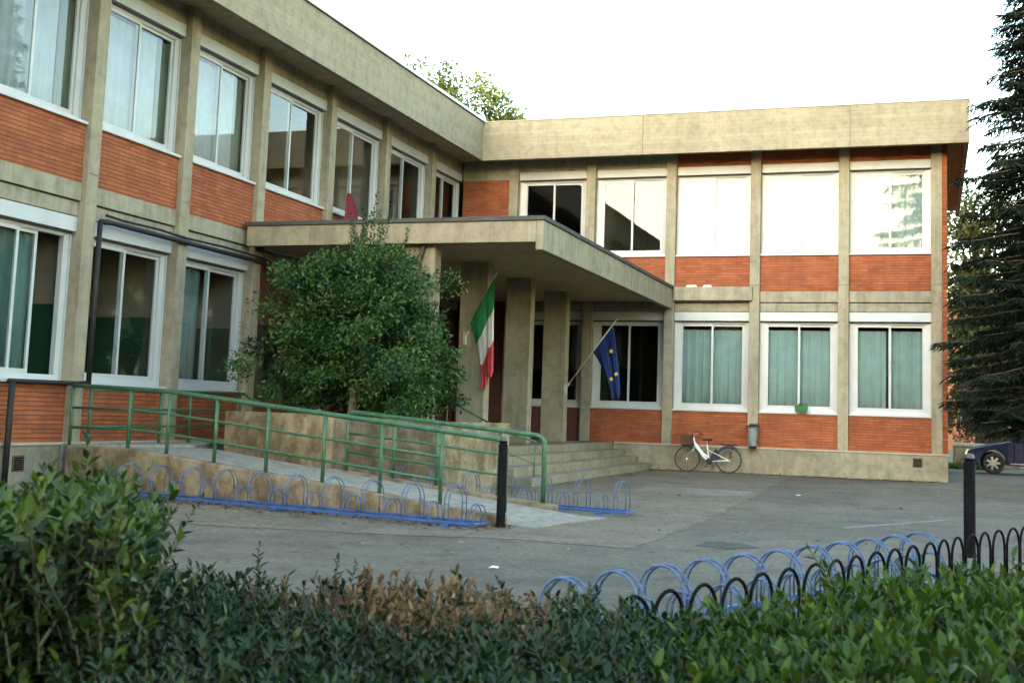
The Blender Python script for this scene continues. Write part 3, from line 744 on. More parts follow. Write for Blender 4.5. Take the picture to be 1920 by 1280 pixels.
# ------------------------------------------------------------------ litter bin on the column, flower box
bn = thing('litter_bin', 'grey metal litter bin hung on the concrete column right of the bicycle', 'bin', (8.05, -.18, .66)); bn.scale = (.95, .95, .88)
t = MB(); t.lathe([(.001,0),(.105,0),(.115,.02),(.15,.50),(.165,.51),(.165,.53),(.135,.53),(.11,.06),(.001,.05)], 20); t.v = [(a, b*.85, c+.04) for a, b, c in t.v]; t.build('bucket', M_BIN, bn, smooth=False)
t = MB(); t.tube([(.17*math.cos(a), .145*math.sin(a), .585) for a in np.linspace(0, 2*math.pi, 25)[:-1]], .016, 6, closed=True)
t.tube([(-.17, 0, .58), (-.17, .16, .60)], .014, 5); t.tube([(.17, 0, .58), (.17, .16, .60)], .014, 5); t.box(-.12, .15, .10, .12, .17, .66); t.build('bracket', M_PIPE, bn)
t = MB(); t.lathe([(.001,-.035),(.10,-.035),(.108,.03),(.001,.03)], 18); t.build('base', M_PIPE, bn)
fb = thing('flower_box', 'small bright green flower box on the sill of the middle lower window', 'flower box', (9.22, -.035, Z_SILL1+.014))
t = MB(); t.hexa([(-.14,-.06,0),(.14,-.06,0),(.14,.06,0),(-.14,.06,0)], [(-.165,-.075,.16),(.165,-.075,.16),(.165,.075,.16),(-.165,.075,.16)]); t.build('box', simple('green_plastic', (.015,.12,.03), .5, .1, 5), fb, bevel=.006)

# ------------------------------------------------------------------ flags
def cloth(name, parent, p0, p1, e0, e1, L0, L1, mats, shift, seed, ns=22, ntt=48, fold=.05):
    """p0,p1 lower/upper end of the hoist on the pole; e0,e1 where the fly edge hangs (x offsets), L lengths"""
    r = random.Random(seed); ph = r.uniform(0, 6)
    p0, p1 = np.array(p0), np.array(p1)
    vs_, fs, mi = [], [], []
    def P(s, t):
        b = p0+(p1-p0)*s; L = L0+(L1-L0)*s
        x = b[0]+(e0+(e1-e0)*s-b[0])*min(1, t*1.15)**.8
        y = b[1]+fold*t**.7*math.sin(s*11+ph+t*1.6)+.03*math.sin(s*23+t*3)*t
        z = b[2]-L*t*(1-.06*math.sin(s*11+ph))
        return np.array([x, y, z])
    for j in range(ntt+1):
        for i in range(ns+1): vs_.append(tuple(P(i/ns, j/ntt)-np.array(shift)))
    for j in range(ntt):
        for i in range(ns):
            a = j*(ns+1)+i; fs.append((a, a+1, a+ns+2, a+ns+1)); mi.append(min(len(mats)-1, int(len(mats)*(j+.5)/ntt)))
    me = bpy.data.meshes.new(name); me.from_pydata(vs_, [], fs)
    for m in mats: me.materials.append(m)
    me.polygons.foreach_set('material_index', mi); me.polygons.foreach_set('use_smooth', [True]*len(fs))
    o = link(name, me, parent)
    sd = o.modifiers.new('thickness', 'SOLIDIFY'); sd.thickness = .004
    return o, P
def clothmat(name, c):
    return leafless(name, c)
def leafless(name, c):
    m, nt, p = new_mat(name)
    r = ramp(nt, noise(nt, coords(nt), 7, 3), [(.3, tuple(x*.85 for x in c)), (.7, c)])
    nt.links.new(r.outputs[0], p.inputs['Base Color']); p.inputs['Roughness'].default_value = .75
    tl = N(nt, 'ShaderNodeBsdfTranslucent'); nt.links.new(r.outputs[0], tl.inputs[0])
    mx = N(nt, 'ShaderNodeMixShader'); mx.inputs[0].default_value = .3
    nt.links.new(p.outputs[0], mx.inputs[1]); nt.links.new(tl.outputs[0], mx.inputs[2]); nt.links.new(mx.outputs[0], nt.nodes['Material Output'].inputs[0])
    return m
M_POLE = simple('pale_wood_pole', (.50,.45,.33), .6, .15, 9)
def flag(label, base, tip, loc):
    t = thing('flag', label, 'flag', loc, group='flags on the entrance piers')
    mb = MB(); mb.tube([base, tip], .016, 8); mb.build('pole', M_POLE, t, smooth=True, shift=loc)
    b = np.array(base); d = np.array(tip)-b; d /= np.linalg.norm(d)
    mb = MB(); mb.tube([b-d*.02, b+d*.17], .03, 8); mb.box(b[0]-.02, b[1]-.05, b[2]-.14, b[0]+.03, b[1]+.05, b[2]+.12); mb.build('bracket', M_POLE, t, shift=loc)
    mb = MB(); q = np.array(tip); mb.tube([q, q+d*.05], [.024, .008], 8); mb.build('finial', M_STEEL, t, smooth=True, shift=loc)
    return t
LF = (3.35, -7.85, 2.78)
f1 = flag('Italian tricolour of green white and red hanging beside the bush', LF, (4.10, -8.2, 4.02), LF)
cloth('cloth', f1, (3.50, -7.97, 3.07), (4.075, -8.19, 3.98), 3.80, 4.09, 1.38, 1.86, [clothmat('flag_green', (.03,.30,.10)), clothmat('flag_white', (.78,.78,.74)), clothmat('flag_red', (.62,.07,.07))], LF, 3)
LE = (3.80, -2.35, 1.95)
f2 = flag('blue European flag with yellow stars hanging before the dark window', LE, (5.10, -2.6, 3.60), LE)
o, P = cloth('cloth', f2, (4.50, -2.46, 2.84), (5.03, -2.58, 3.51), 4.98, 5.22, 1.12, 1.66, [clothmat('flag_blue', (.018,.050,.21))], LE, 8, fold=.045)
m_star = simple('star_yellow', (.75,.60,.05), .6, .08, 9)
for s_, t_ in ((.72, .31), (.40, .66), (.88, .66)):
    c = P(s_, t_)-np.array(LE)+np.array([0, -.035, 0])
    mb = MB(); pts = []
    for k in range(10):
        a = math.pi/2+k*math.pi/5; rr = .062 if k % 2 == 0 else .027
        pts.append((c[0]+rr*math.cos(a), c[2]+rr*math.sin(a)))
    mb.prism(pts, c[1]-.004, c[1]+.004); mb.build('star', m_star, f2)

# ------------------------------------------------------------------ black conduit and cables on the left facade
cdt = thing('drainpipe', 'black pipe run climbing and crossing the left facade below the beams', 'pipe', (.07, -15.2, 0))
S_ = (.07, -15.2, 0)
mb = MB(); mb.tube([(.11, -16.47, 0), (.11, -16.47, 1.53)], .042, 8); mb.tube([(.07, -16.5, 1.53), (.06, -15.1, 1.54), (.04, -14.83, 1.56)], .032, 8); mb.build('lower_pipe', M_PIPE, cdt, smooth=True, shift=S_)
mb = MB(); mb.tube([(.045, -14.83, 1.52), (.045, -14.83, 4.02)], .040, 8); mb.build('riser', M_PIPE, cdt, smooth=True, shift=S_)
mb = MB()
mb.tube([(.045, -14.83, 4.04), (.06, -14.6, 4.06), (.05, -12.63, 4.045), (.07, -12.3, 4.04), (.05, -10.26, 4.03), (.05, -9.9, 4.03)], .044, 8)
mb.build('cable', M_PIPE, cdt, smooth=True, shift=S_)
mb = MB(); mb.tube([(.04, -14.7, 4.16), (.05, -14.3, 4.14), (.05, -13.4, 4.15), (.05, -12.6, 4.12), (.055, -11.5, 4.135), (.05, -10.26, 4.11), (.05, -9.95, 4.08)], .022, 6); mb.build('cable', M_PIPE, cdt, smooth=True, shift=S_)
mb = MB(); mb.tube([(.05, -10.26, 4.235), (.07, -10.0, 4.235), (.05, -9.7, 4.20)], .016, 6); mb.box(.0, -10.33, 4.23, .09, -10.2, 4.32); mb.build('clamp', M_PIPE, cdt, shift=S_)
rpipe = thing('rain_pipe', 'dark brown rain pipe on the front pier half hidden behind the bush', 'pipe', (3.5, -10.56, 0))
mb = MB(); mb.tube([(3.50, -10.56, 0), (3.50, -10.56, 3.95), (3.55, -10.56, 4.15), (3.6, -10.56, 4.27)], .045, 8); mb.build('pipe', simple('rusty_pipe', (.06,.035,.025), .6, .4, 6), rpipe, smooth=True, shift=(3.5, -10.56, 0))

# ------------------------------------------------------------------ dark red sheet standing on the canopy
m_red = leafless('red_cloth', (.27,.018,.030))
mb = MB(); vs_ = []; n = 14
for j in range(n+1):
    t = j/n; z = 4.66+1.25*t
    a = -.02-.34*(t**1.5)+.08*t; wdt = .95*(1-t**1.7)**.7+.06
    for i in range(7):
        f = i/6; vs_.append((.30+.035*math.sin(f*11+t*2), -7.02+a+(f-.5)*wdt, z))
fs = [(j*7+i, j*7+i+1, j*7+i+8, j*7+i+7) for j in range(n) for i in range(6)]
mb.add(vs_, fs); rs = mb.build('red_sheet', m_red, smooth=True)
rs.modifiers.new('thickness', 'SOLIDIFY').thickness = .012
tag(rs, 'dark red pointed sheet propped on the canopy roof before an upper window', 'sheet')
pb = thing('bag', 'crumpled pale plastic bag lying beside the red sheet on the canopy', 'bag', (.35, -6.62, 4.665))
mb = MB(); mb.lathe([(.001,0),(.14,.0),(.17,.07),(.11,.16),(.05,.19),(.07,.24),(.001,.22)], 9); mb.v = [(a*(1+.2*math.sin(7*b+11*c)), b*(1+.25*math.sin(9*a)), c) for a, b, c in mb.v]; mb.build('bag_body', simple('pale_plastic', (.6,.58,.5), .5, .15, 12), pb)
for i, (x, y, what) in enumerate(((8.79, -20.42, 'white paper scrap on the asphalt just beyond the browned hedge'), (10.02, -8.25, 'white paper scrap on the asphalt in front of the bicycle'))):
    mb = MB(); z = .012
    mb.add([(x-.04, y-.02, z), (x, y-.03, z+.01), (x+.045, y-.012, z+.004), (x+.035, y+.03, z+.012), (x-.018, y+.025, z+.018)], [(0,1,4), (1,2,3), (1,3,4)])
    s_ = mb.build('paper_scrap', simple('paper', (.7,.7,.66), .8, .1, 9), fix=False); tag(s_, what, 'litter', 'paper scraps on the asphalt')

for x_, wd, what in ((6.42, .30, 'left'), (6.83, .24, 'right')):
    t = thing('plaster_chip', 'white plaster chip lying on the canopy tie beam, the '+what+' one of two', 'debris', (x_, -.06, 4.687), group='plaster chips on the tie beam')
    mb = MB(); mb.hexa([(-wd/2,-.035,0),(wd/2,-.03,0),(wd/2-.03,.035,0),(-wd/2+.02,.03,0)], [(-wd/2+.02,-.025,.045),(wd/2-.04,-.02,.055),(wd/2-.05,.025,.04),(-wd/2+.04,.02,.05)]); mb.build('chip', M_CHIP, t, bevel=.006)

# ------------------------------------------------------------------ dark blue car at the right edge
car = thing('parked_car', 'dark blue hatchback parked past the right corner of the school', 'car', (13.27, 7.0, 0.03))
def carpaint():
    m, nt, p = new_mat('dark_blue_car_paint'); p.inputs['Base Color'].default_value = (.004,.012,.045,1); p.inputs['Roughness'].default_value = .22
    p.inputs['Coat Weight'].default_value = .6; p.inputs['Coat Roughness'].default_value = .05; return m
M_CAR = carpaint()
prof = [(.05,.22),(.0,.34),(.0,.52),(.06,.64),(.16,.70),(.62,.82),(1.08,.91),(2.3,.96),(3.55,.97),(3.80,.90),(3.86,.60),(3.84,.30),(3.75,.22)]
def arch(cx, r, a0, a1, n=9): return [(cx+r*math.cos(rad(a)), .31+r*math.sin(rad(a))) for a in np.linspace(a0, a1, n)]
under = [(3.75,.22)]+arch(3.18, .37, -12, 192)[0:]+arch(.74, .37, -12, 192)+[(.05,.22)]
poly = prof[1:-1]+[(3.75,.22)]+arch(3.18, .37, -12, 192)+arch(.74, .37, -12, 192)+[(.05,.22)]
mb = MB(); mb.prism(poly, 0, 1.66); body = mb.build('body', M_CAR, car, bevel=.03)
mb = MB(); mb.hexa([(1.10,.06,.90),(3.62,.06,.95),(3.62,1.60,.95),(1.10,1.60,.90)], [(1.86,.20,1.42),(3.15,.20,1.44),(3.15,1.46,1.44),(1.86,1.46,1.42)]); mb.build('glasshouse', simple('dark_car_glass', (.012,.016,.018), .06, .1, 3), car, bevel=.02)
mb = MB(); mb.hexa([(1.84,.17,1.42),(3.2,.17,1.44),(3.2,1.49,1.44),(1.84,1.49,1.42)], [(1.95,.24,1.48),(3.1,.24,1.49),(3.1,1.42,1.49),(1.95,1.42,1.48)]); mb.build('roof', M_CAR, car, bevel=.015)
for x in (.74, 3.18):
    for y, sgn in ((.10, -1), (1.56, 1)):
        mb = MB(); mb.tube([(x+.255*math.cos(a), y, .29+.255*math.sin(a)) for a in np.linspace(0, 2*math.pi, 29)[:-1]], .062, 8, closed=True)
        wh = mb.build('wheel', M_RUBBER, car, smooth=True)
        mb = MB()
        for k in range(7):
            a = 2*math.pi*k/7; ca, sa = math.cos(a), math.sin(a); px, pz = -sa*.03, ca*.03
            q = [(x+.04*ca-px, y+sgn*.05, .29+.04*sa-pz), (x+.19*ca-px*1.3, y+sgn*.045, .29+.19*sa-pz*1.3), (x+.19*ca+px*1.3, y+sgn*.045, .29+.19*sa+pz*1.3), (x+.04*ca+px, y+sgn*.05, .29+.04*sa+pz)]
            mb.add(q+[(a_, b_-sgn*.02, c_) for a_, b_, c_ in q], [(0,1,2,3),(7,6,5,4),(0,4,5,1),(1,5,6,2),(2,6,7,3),(3,7,4,0)])
        mb.tube([(x, y+sgn*.03, .29), (x, y+sgn*.06, .29)], .05, 10); mb.build('rim', M_STEEL, wh)
        mb = MB(); mb.tube([(x, y-.01, .29), (x, y+.01, .29)], .24, 16); mb.build('brake_disc', M_BLACK, wh)
mb = MB(); mb.box(-.02, .05, .30, .05, 1.61, .44); mb.build('bumper', M_RUBBER, car, bevel=.015)
for y in (.06, 1.36):
    mb = MB(); mb.hexa([(.0,y,.54),(.22,y,.60),(.22,y+.24,.60),(.0,y+.24,.54)], [(.05,y,.655),(.24,y,.70),(.24,y+.24,.70),(.05,y+.24,.655)]); mb.build('headlight', simple('headlight_glass', (.6,.65,.65), .1, .1, 9), car, bevel=.01)
mb = MB(); mb.box(1.2, -.012, .27, 2.7, .02, .30); mb.build('sill_trim', M_STEEL, car)
mb = MB(); mb.box(1.42, -.16, .93, 1.60, -.01, 1.05); mb.build('mirror', M_CAR, car, bevel=.03)
mb = MB(); mb.box(1.30, -.006, .34, 1.315, .0, .90); mb.box(2.45, -.006, .34, 2.465, .0, .92); mb.build('door_gap', M_BLACK, car)

# ------------------------------------------------------------------ low wall, grass and the house behind
lw = thing('garden_wall', 'low pale garden wall behind the parked car', 'wall', (13, 13, 0))
mb = MB(); mb.box(0, 0, 0, 30, .22, .70); mb.build('wall', M_PLANT, lw, bevel=.01)
mb = MB(); mb.box(-.03, -.04, .701, 30, .26, .80); mb.build('coping', M_LEDGE, lw, bevel=.01)
hs = thing('orange_house', 'orange rendered house glimpsed through the conifer branches', 'house', (12.5, 46, 0))
m_or = simple('orange_render', (.27,.115,.05), .9, .1, 2)
mb = MB(); mb.box(0, 0, 0, 26, 10, 8.6); mb.build('wall', m_or, hs)
mb = MB(); mb.prism([(-.8,8.6),(26.8,8.6),(13,12.2)], -.6, 10.6); rf = mb.build('roof', simple('roof_tiles', (.22,.09,.05), .9, .3, 4), hs)
for z in (1.4, 5.0):
    for x in np.arange(1.5, 25, 3.4):
        mb = MB(); mb.box(x, -.06, z, x+1.2, .05, z+1.7); wn = mb.build('window', M_ALU, hs)
        mb = MB(); mb.box(x+.1, -.075, z+.1, x+1.1, -.061, z+1.6); mb.build('pane', simple('house_pane', (.05,.06,.06), .1, .1, 2) if 'house_pane' not in bpy.data.materials else bpy.data.materials['house_pane'], wn)

# ------------------------------------------------------------------ vegetation tools
def unit(a): return a/(np.linalg.norm(a, axis=-1, keepdims=True)+1e-9)
def leaf_mesh(name, pos, dirs, nrm, L, W, m, parent=None, tint=None, fold=.12, curl=.0, shift=(0,0,0)):
    """six-cornered folded leaves, one mesh"""
    pos = np.asarray(pos, float)-np.array(shift); dirs = unit(np.asarray(dirs, float)); n = len(pos)
    nrm = np.asarray(nrm, float); nrm = unit(nrm-dirs*(nrm*dirs).sum(1, keepdims=True)); side = np.cross(dirs, nrm)
    L = np.broadcast_to(np.asarray(L, float), (n,))[:, None]; W = np.broadcast_to(np.asarray(W, float), (n,))[:, None]
    tip = pos+dirs*L-nrm*L*curl
    up = nrm*W*fold
    r1 = pos+dirs*L*.30+side*W*.46+up; r2 = pos+dirs*L*.68+side*W*.38+up-nrm*L*curl*.4
    l1 = pos+dirs*L*.30-side*W*.46+up; l2 = pos+dirs*L*.68-side*W*.38+up-nrm*L*curl*.4
    V = np.stack([pos, r1, r2, tip, l2, l1], 1).reshape(-1, 3)
    base = np.arange(n)[:, None]*6
    Fc = np.concatenate([base+np.array([0,1,2,3]), base+np.array([0,3,4,5])], 1).reshape(-1)
    me = bpy.data.meshes.new(name)
    me.vertices.add(len(V)); me.vertices.foreach_set('co', V.astype(np.float32).ravel())
    nf = 2*n
    me.loops.add(nf*4); me.loops.foreach_set('vertex_index', Fc.astype(np.int32))
    me.polygons.add(nf); me.polygons.foreach_set('loop_start', np.arange(0, nf*4, 4, dtype=np.int32)); me.polygons.foreach_set('loop_total', np.full(nf, 4, np.int32))
    at = me.attributes.new('tint', 'FLOAT', 'FACE')
    tint = np.random.default_rng(1).random(n) if tint is None else np.asarray(tint)
    at.data.foreach_set('value', np.repeat(tint, 2).astype(np.float32))
    me.update(calc_edges=True); me.validate()
    me.materials.append(m)
    return link(name, me, parent)
def rand_dirs(g, n):
    return unit(g.normal(size=(n, 3)))

def tree(name, label, cat, base, trunk_top, crown_c, crown_r, nclump, lpc, L, W, m, seed, group=None, clump_r=.22, trunk_r=.16, limbs=26, lean=(0, 0), shell=.45, up=.35, bark=None, flat=.8, parent=None):
    g = np.random.default_rng(seed); base = np.array(base, float); cc = np.array(crown_c, float); cr = np.array(crown_r, float)
    t = thing(name, label, cat, tuple(base), group=group)
    d = rand_dirs(g, nclump); rr = g.random(nclump)**shell
    lump = 1+.22*np.sin(d[:, 0]*4.1+seed)+.18*np.sin(d[:, 2]*5.3+seed*2)+.15*np.sin(d[:, 1]*6.7+seed)
    cl = cc+d*rr[:, None]*cr*lump[:, None]
    cl = cl[cl[:, 2] > base[2]+.15]
    mb = MB(); tt = np.array(trunk_top, float)
    mid = (base+tt)/2+np.array([g.normal()*.05, g.normal()*.05, 0])*np.linalg.norm(tt-base)*.3
    top = cc+np.array([0, 0, cr[2]*.55])
    mb.tube([base-np.array([0,0,.1]), mid, tt, (tt+top)/2+np.array([g.normal()*.1, g.normal()*.1, 0]), top], [trunk_r*1.2, trunk_r, trunk_r*.85, trunk_r*.5, trunk_r*.12], 9)
    idx = g.permutation(len(cl))[:limbs]
    for i in idx:
        c = cl[i]; f = g.random()*.6
        a = tt+(top-tt)*f*.7
        if a[2] > c[2]: a = tt+(base-tt)*.15*g.random()
        m1 = a+(c-a)*.5+np.array([0, 0, np.linalg.norm(c-a)*.10])
        r0 = trunk_r*(.38+.1*g.random())
        mb.tube([a, m1, c], [r0, r0*.55, r0*.12], 6)
        for q in range(3):
            c2 = cl[g.integers(len(cl))]
            if np.linalg.norm(c2-c) < cr.mean()*.7: mb.tube([m1, (m1+c2)/2+g.normal(size=3)*.05, c2], [r0*.4, r0*.25, r0*.06], 5)
    mb.build('trunk', bark or M_BARK, t, smooth=True, shift=base, fix=False)
    n = len(cl)*lpc
    ci = np.repeat(np.arange(len(cl)), lpc)
    rad_ = clump_r*cr.mean()*(.6+.8*g.random(len(cl)))
    p = cl[ci]+rand_dirs(g, n)*(g.random(n)**.5)[:, None]*rad_[ci][:, None]*np.array([1, 1, flat])
    out = unit(p-cc); dr = unit(out*.6+rand_dirs(g, n)*.9+np.array([0, 0, -.15]))
    nm = unit(np.array([0, 0, 1.0])*up+out*.4+rand_dirs(g, n)*.7)
    tint = np.clip(.5+.28*g.normal(size=len(cl))[ci]*.6+.2*g.normal(size=n), 0, 1)
    leaf_mesh('crown', p, dr, nm, L*(.7+.6*g.random(n)), W*(.7+.6*g.random(n)), m, t, tint, shift=base)
    return t

M_BUSH = leafmat('dense_bush_leaf', [(.1,(.006,.021,.006)),(.45,(.019,.062,.015)),(.85,(.070,.145,.032))], .55, .3)
M_HEDGE = leafmat('hedge_leaf', [(.1,(.004,.011,.003)),(.5,(.011,.030,.006)),(.85,(.030,.060,.009)),(1,(.06,.075,.015))], .52, .28, .12)
M_SHRUB = leafmat('left_shrub_leaf', [(.1,(.006,.014,.005)),(.5,(.020,.046,.009)),(.9,(.075,.115,.010))], .52, .28, .12)
M_LAUREL = leafmat('bright_shrub_leaf', [(.1,(.008,.017,.003)),(.5,(.029,.062,.006)),(.9,(.082,.128,.009))], .55, .25, .15)
M_DEAD = leafmat('dead_leaf', [(.1,(.045,.027,.016)),(.4,(.14,.078,.036)),(.65,(.20,.118,.055)),(.95,(.36,.255,.14))], .8, .2, .2)
M_NEEDLE = leafmat('conifer_needle', [(.1,(.0035,.007,.0045)),(.5,(.009,.0165,.009)),(.9,(.022,.032,.014))], .75, .12, .1)
M_FAR = leafmat('far_tree_leaf', [(.1,(.020,.030,.009)),(.5,(.055,.068,.020)),(.9,(.11,.105,.033))], .6, .3, .3)
M_ROOFT = leafmat('yellow_green_leaf', [(.1,(.06,.085,.02)),(.5,(.15,.19,.045)),(.9,(.27,.29,.09))], .6, .3, .4)
M_DARKT = leafmat('dark_tree_leaf', [(.1,(.008,.013,.006)),(.5,(.020,.028,.011)),(.9,(.048,.052,.020))], .6, .3, .2)
M_BROWN = leafmat('olive_brown_leaf', [(.1,(.022,.017,.009)),(.5,(.055,.043,.019)),(.9,(.10,.08,.034))], .7, .3, .2)

# the dense bush in the planter
tree('dense_bush', 'large dense dark green bush growing from the planter before the entrance', 'bush', (3.35, -12.6, 1.04), (3.3, -12.5, 1.9), (3.12, -12.0, 2.36), (1.38, 1.45, 1.42), 360, 175, .072, .035, M_BUSH, 11, clump_r=.215, trunk_r=.07, limbs=60, shell=.42)
bush = bpy.data.objects['dense_bush']
# its pointed leader and stray outer shoots
g = np.random.default_rng(3)
P_, D_, N_ = [], [], []
mb = MB()
def shoot_leaves(a, b, n, spread, g, P_, D_, N_, along=.5):
    a, b = np.array(a), np.array(b); ax = unit(b-a); q = np.cross(ax, [0.3, .2, 1.0]); q = unit(q) if np.linalg.norm(q) > .1 else np.array([1.0, 0, 0]); q2 = np.cross(ax, q)
    for i in range(n):
        f = (i+.5*g.random())/n; th = i*2.4+g.normal()*.3
        s_ = math.cos(th)*q+math.sin(th)*q2
        P_.append(a+(b-a)*f); d = unit(s_*spread+ax*along); D_.append(d); N_.append(unit(ax-.3*s_+g.normal(size=3)*.2))
for k in range(16):
    c = np.array([3.18+g.normal()*.22, -12.1+g.normal()*.2, 3.55]); e = c+np.array([g.normal()*.16+.12, g.normal()*.15, .75+.4*g.random()])
    mb.tube([c, e], [.008, .003], 5); shoot_leaves(c, e, 60, .8, g, P_, D_, N_)
c, e = np.array([3.25, -12.05, 4.1]), np.array([3.33, -12.0, 4.95])
mb.tube([c, e], [.008, .003], 5); shoot_leaves(c, e, 34, .8, g, P_, D_, N_)
for k in range(90):
    d = unit(g.normal(size=3)*np.array([1, .8, .7])+np.array([0, -.2, .35])); c = np.array([3.15, -12.15, 2.42])+d*np.array([1.2, 1.1, 1.2]); e = c+d*(.2+.3*g.random())+np.array([0, 0, .12])
    mb.tube([c, e], [.006, .002], 4); shoot_leaves(c, e, 16, .8, g, P_, D_, N_)
tag(mb.build('outer_twigs', M_TWIG, bush, smooth=True, shift=(3.35, -12.6, 1.04), fix=False), kind='stuff')
n = len(P_); leaf_mesh('outer_leaves', P_, D_, N_, .07*(.7+.6*g.random(n)), .034*(.8+.4*g.random(n)), M_BUSH, bush, np.clip(.62+.2*g.normal(size=n), 0, 1), shift=(3.35, -12.6, 1.04))
# thin creeper with pale leaves against the third column
cr_ = thing('creeper', 'thin bare creeper stem with a few pale leaves beside the left column', 'plant', (.2, -10.9, .66))
mb = MB(); pts = [(.2, -10.9, .66), (.22, -10.88, 1.2), (.17, -10.95, 1.7), (.20, -10.9, 2.2), (.19, -10.93, 2.78)]; mb.tube(pts, .008, 5)
P_, D_, N_ = [], [], []
for z in (1.55, 1.72, 2.0, 2.15, 2.32, 2.46, 2.6, 2.72, 2.78):
    for s_ in (-1, 1):
        q = np.array([.19, -10.92, z]); P_.append(q+np.array([.05*s_, .02, .01])); D_.append((s_, .3, .2)); N_.append((0, -.6, .8))
        mb.tube([q, q+np.array([.06*s_, .02, .012])], .003, 4)
mb.build('stem', M_TWIG, cr_, shift=(.2, -10.9, .66)); leaf_mesh('leaves', P_, D_, N_, .085, .05, leafmat('pale_leaf', [(.1,(.16,.15,.08)),(.9,(.35,.33,.18))]), cr_, shift=(.2, -10.9, .66))
# plant in the flower box
P_, D_, N_ = [], [], []
for k in range(60):
    q = np.array([g.uniform(-.14, .14), g.uniform(-.05, .05), .15+.03*g.random()]); P_.append(q); D_.append((g.normal()*.6, g.normal()*.5-.2, .8)); N_.append(g.normal(size=3))
leaf_mesh('plant', P_, D_, N_, .06, .02, M_ROOFT, fb)

# dry leaves blown against the kerb, the steps and the foot of the wall
g = np.random.default_rng(15)
lp = []
for k in range(900): lp.append((g.uniform(5.4, 12.7), -.06-abs(g.normal())*.22, .012))
for k in range(1100):
    q = np.array(RP(g.uniform(-.2, 7), -abs(g.normal())*.35-.02, .012)); lp.append(tuple(q))
for k in range(160): lp.append((5.5+abs(g.normal())*.25, g.uniform(-9, -.3), .012))
for k in range(170): lp.append((g.uniform(3, 14), g.uniform(-20, -1), .012))
n = len(lp)
o = leaf_mesh('leaf_litter', lp, np.concatenate([g.normal(size=(n, 2)), .15*g.normal(size=(n, 1))], 1), np.concatenate([.3*g.normal(size=(n, 2)), np.ones((n, 1))], 1), .055*(.5+g.random(n)), .03, M_DEAD); tag(o, kind='stuff')

# ------------------------------------------------------------------ foreground planting (laid out along the bed)
FH = np.array([math.sin(YAW), math.cos(YAW)]); RH = np.array([math.cos(YAW), -math.sin(YAW)])
def bed(u, d):
    """ground point d metres in front of the pavement edge where the bed starts, u across it"""
    s = (u-1037)*d/2206.0
    return np.array([CAM[0]+d*FH[0]+s*RH[0], CAM[1]+d*FH[1]+s*RH[1]])
def vh(u): return 767+(u-694)*.0323
def zof(u, v, d): return 1.292-(v-vh(u))/2206.0*d

def shrub(name, label, cat, centre, m, shoots, seed, leafL, leafW, per, length, tilt, fill=None, fillL=None, tint0=.5, group=None, stem_r=.004, along=.75, tipbright=.3):
    """shoots: (x,y,ztip,outward vector xy); grows leafy upright shoots and loose leaves inside"""
    g = np.random.default_rng(seed); c3 = (*centre, 0.0)
    t = thing(name, label, cat, c3, group=group)
    mb = MB(); P_, D_, N_, T_ = [], [], [], []
    for (x, y, zt_, ox, oy, lf) in shoots:
        ln = length*lf*(.7+.6*g.random()); tl = tilt*(.4+.9*g.random())
        dx, dy = g.normal()*.6+ox, g.normal()*.6+oy
        b = np.array([x, y, max(.02, zt_-ln)]); e = np.array([x+dx*tl*ln, y+dy*tl*ln, zt_])
        mid_ = (b+e)/2+np.array([-dx, -dy, 0])*tl*ln*.12
        mb.tube([b, mid_, e], [stem_r, stem_r*.8, stem_r*.35], 4)
        ax = unit(e-b); q = unit(np.cross(ax, [.31, .2, .1])); q2 = np.cross(ax, q)
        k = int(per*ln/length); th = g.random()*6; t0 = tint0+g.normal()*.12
        for i in range(k):
            f = .12+.88*(i+.3*g.random())/k
            p0 = (b+(mid_-b)*f*2) if f < .5 else (mid_+(e-mid_)*(f*2-1))
            th += 2.4
            s_ = math.cos(th)*q+math.sin(th)*q2
            al = along+(.9 if i > k-4 else .0)
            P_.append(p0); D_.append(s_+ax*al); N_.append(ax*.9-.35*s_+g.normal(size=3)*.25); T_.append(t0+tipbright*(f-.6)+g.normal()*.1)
    n = len(P_)
    mb.build('stems', M_TWIG, t, shift=c3, fix=False)
    P_ = np.array(P_); D_ = np.array(D_); N_ = np.array(N_); T_ = np.clip(np.array(T_), 0, 1)
    sz = .5+.95*g.random(n)**1.5
    if fill is not None and len(fill):
        nf = len(fill)
        P_ = np.concatenate([P_, fill]); D_ = np.concatenate([D_, rand_dirs(g, nf)+np.array([0, 0, .4])]); N_ = np.concatenate([N_, rand_dirs(g, nf)*.8+np.array([0, 0, .6])])
        T_ = np.concatenate([T_, np.clip(tint0-.05+.2*g.normal(size=nf), 0, 1)]); sz = np.concatenate([sz, .8+.6*g.random(nf)])
    leaf_mesh('leaves', P_, D_, N_, leafL*sz, leafW*sz, m, t, T_, fold=.18, curl=.06, shift=c3)
    return t
def profile(us, vs_):
    return lambda u: float(np.interp(u, us, vs_))

g = np.random.default_rng(21)
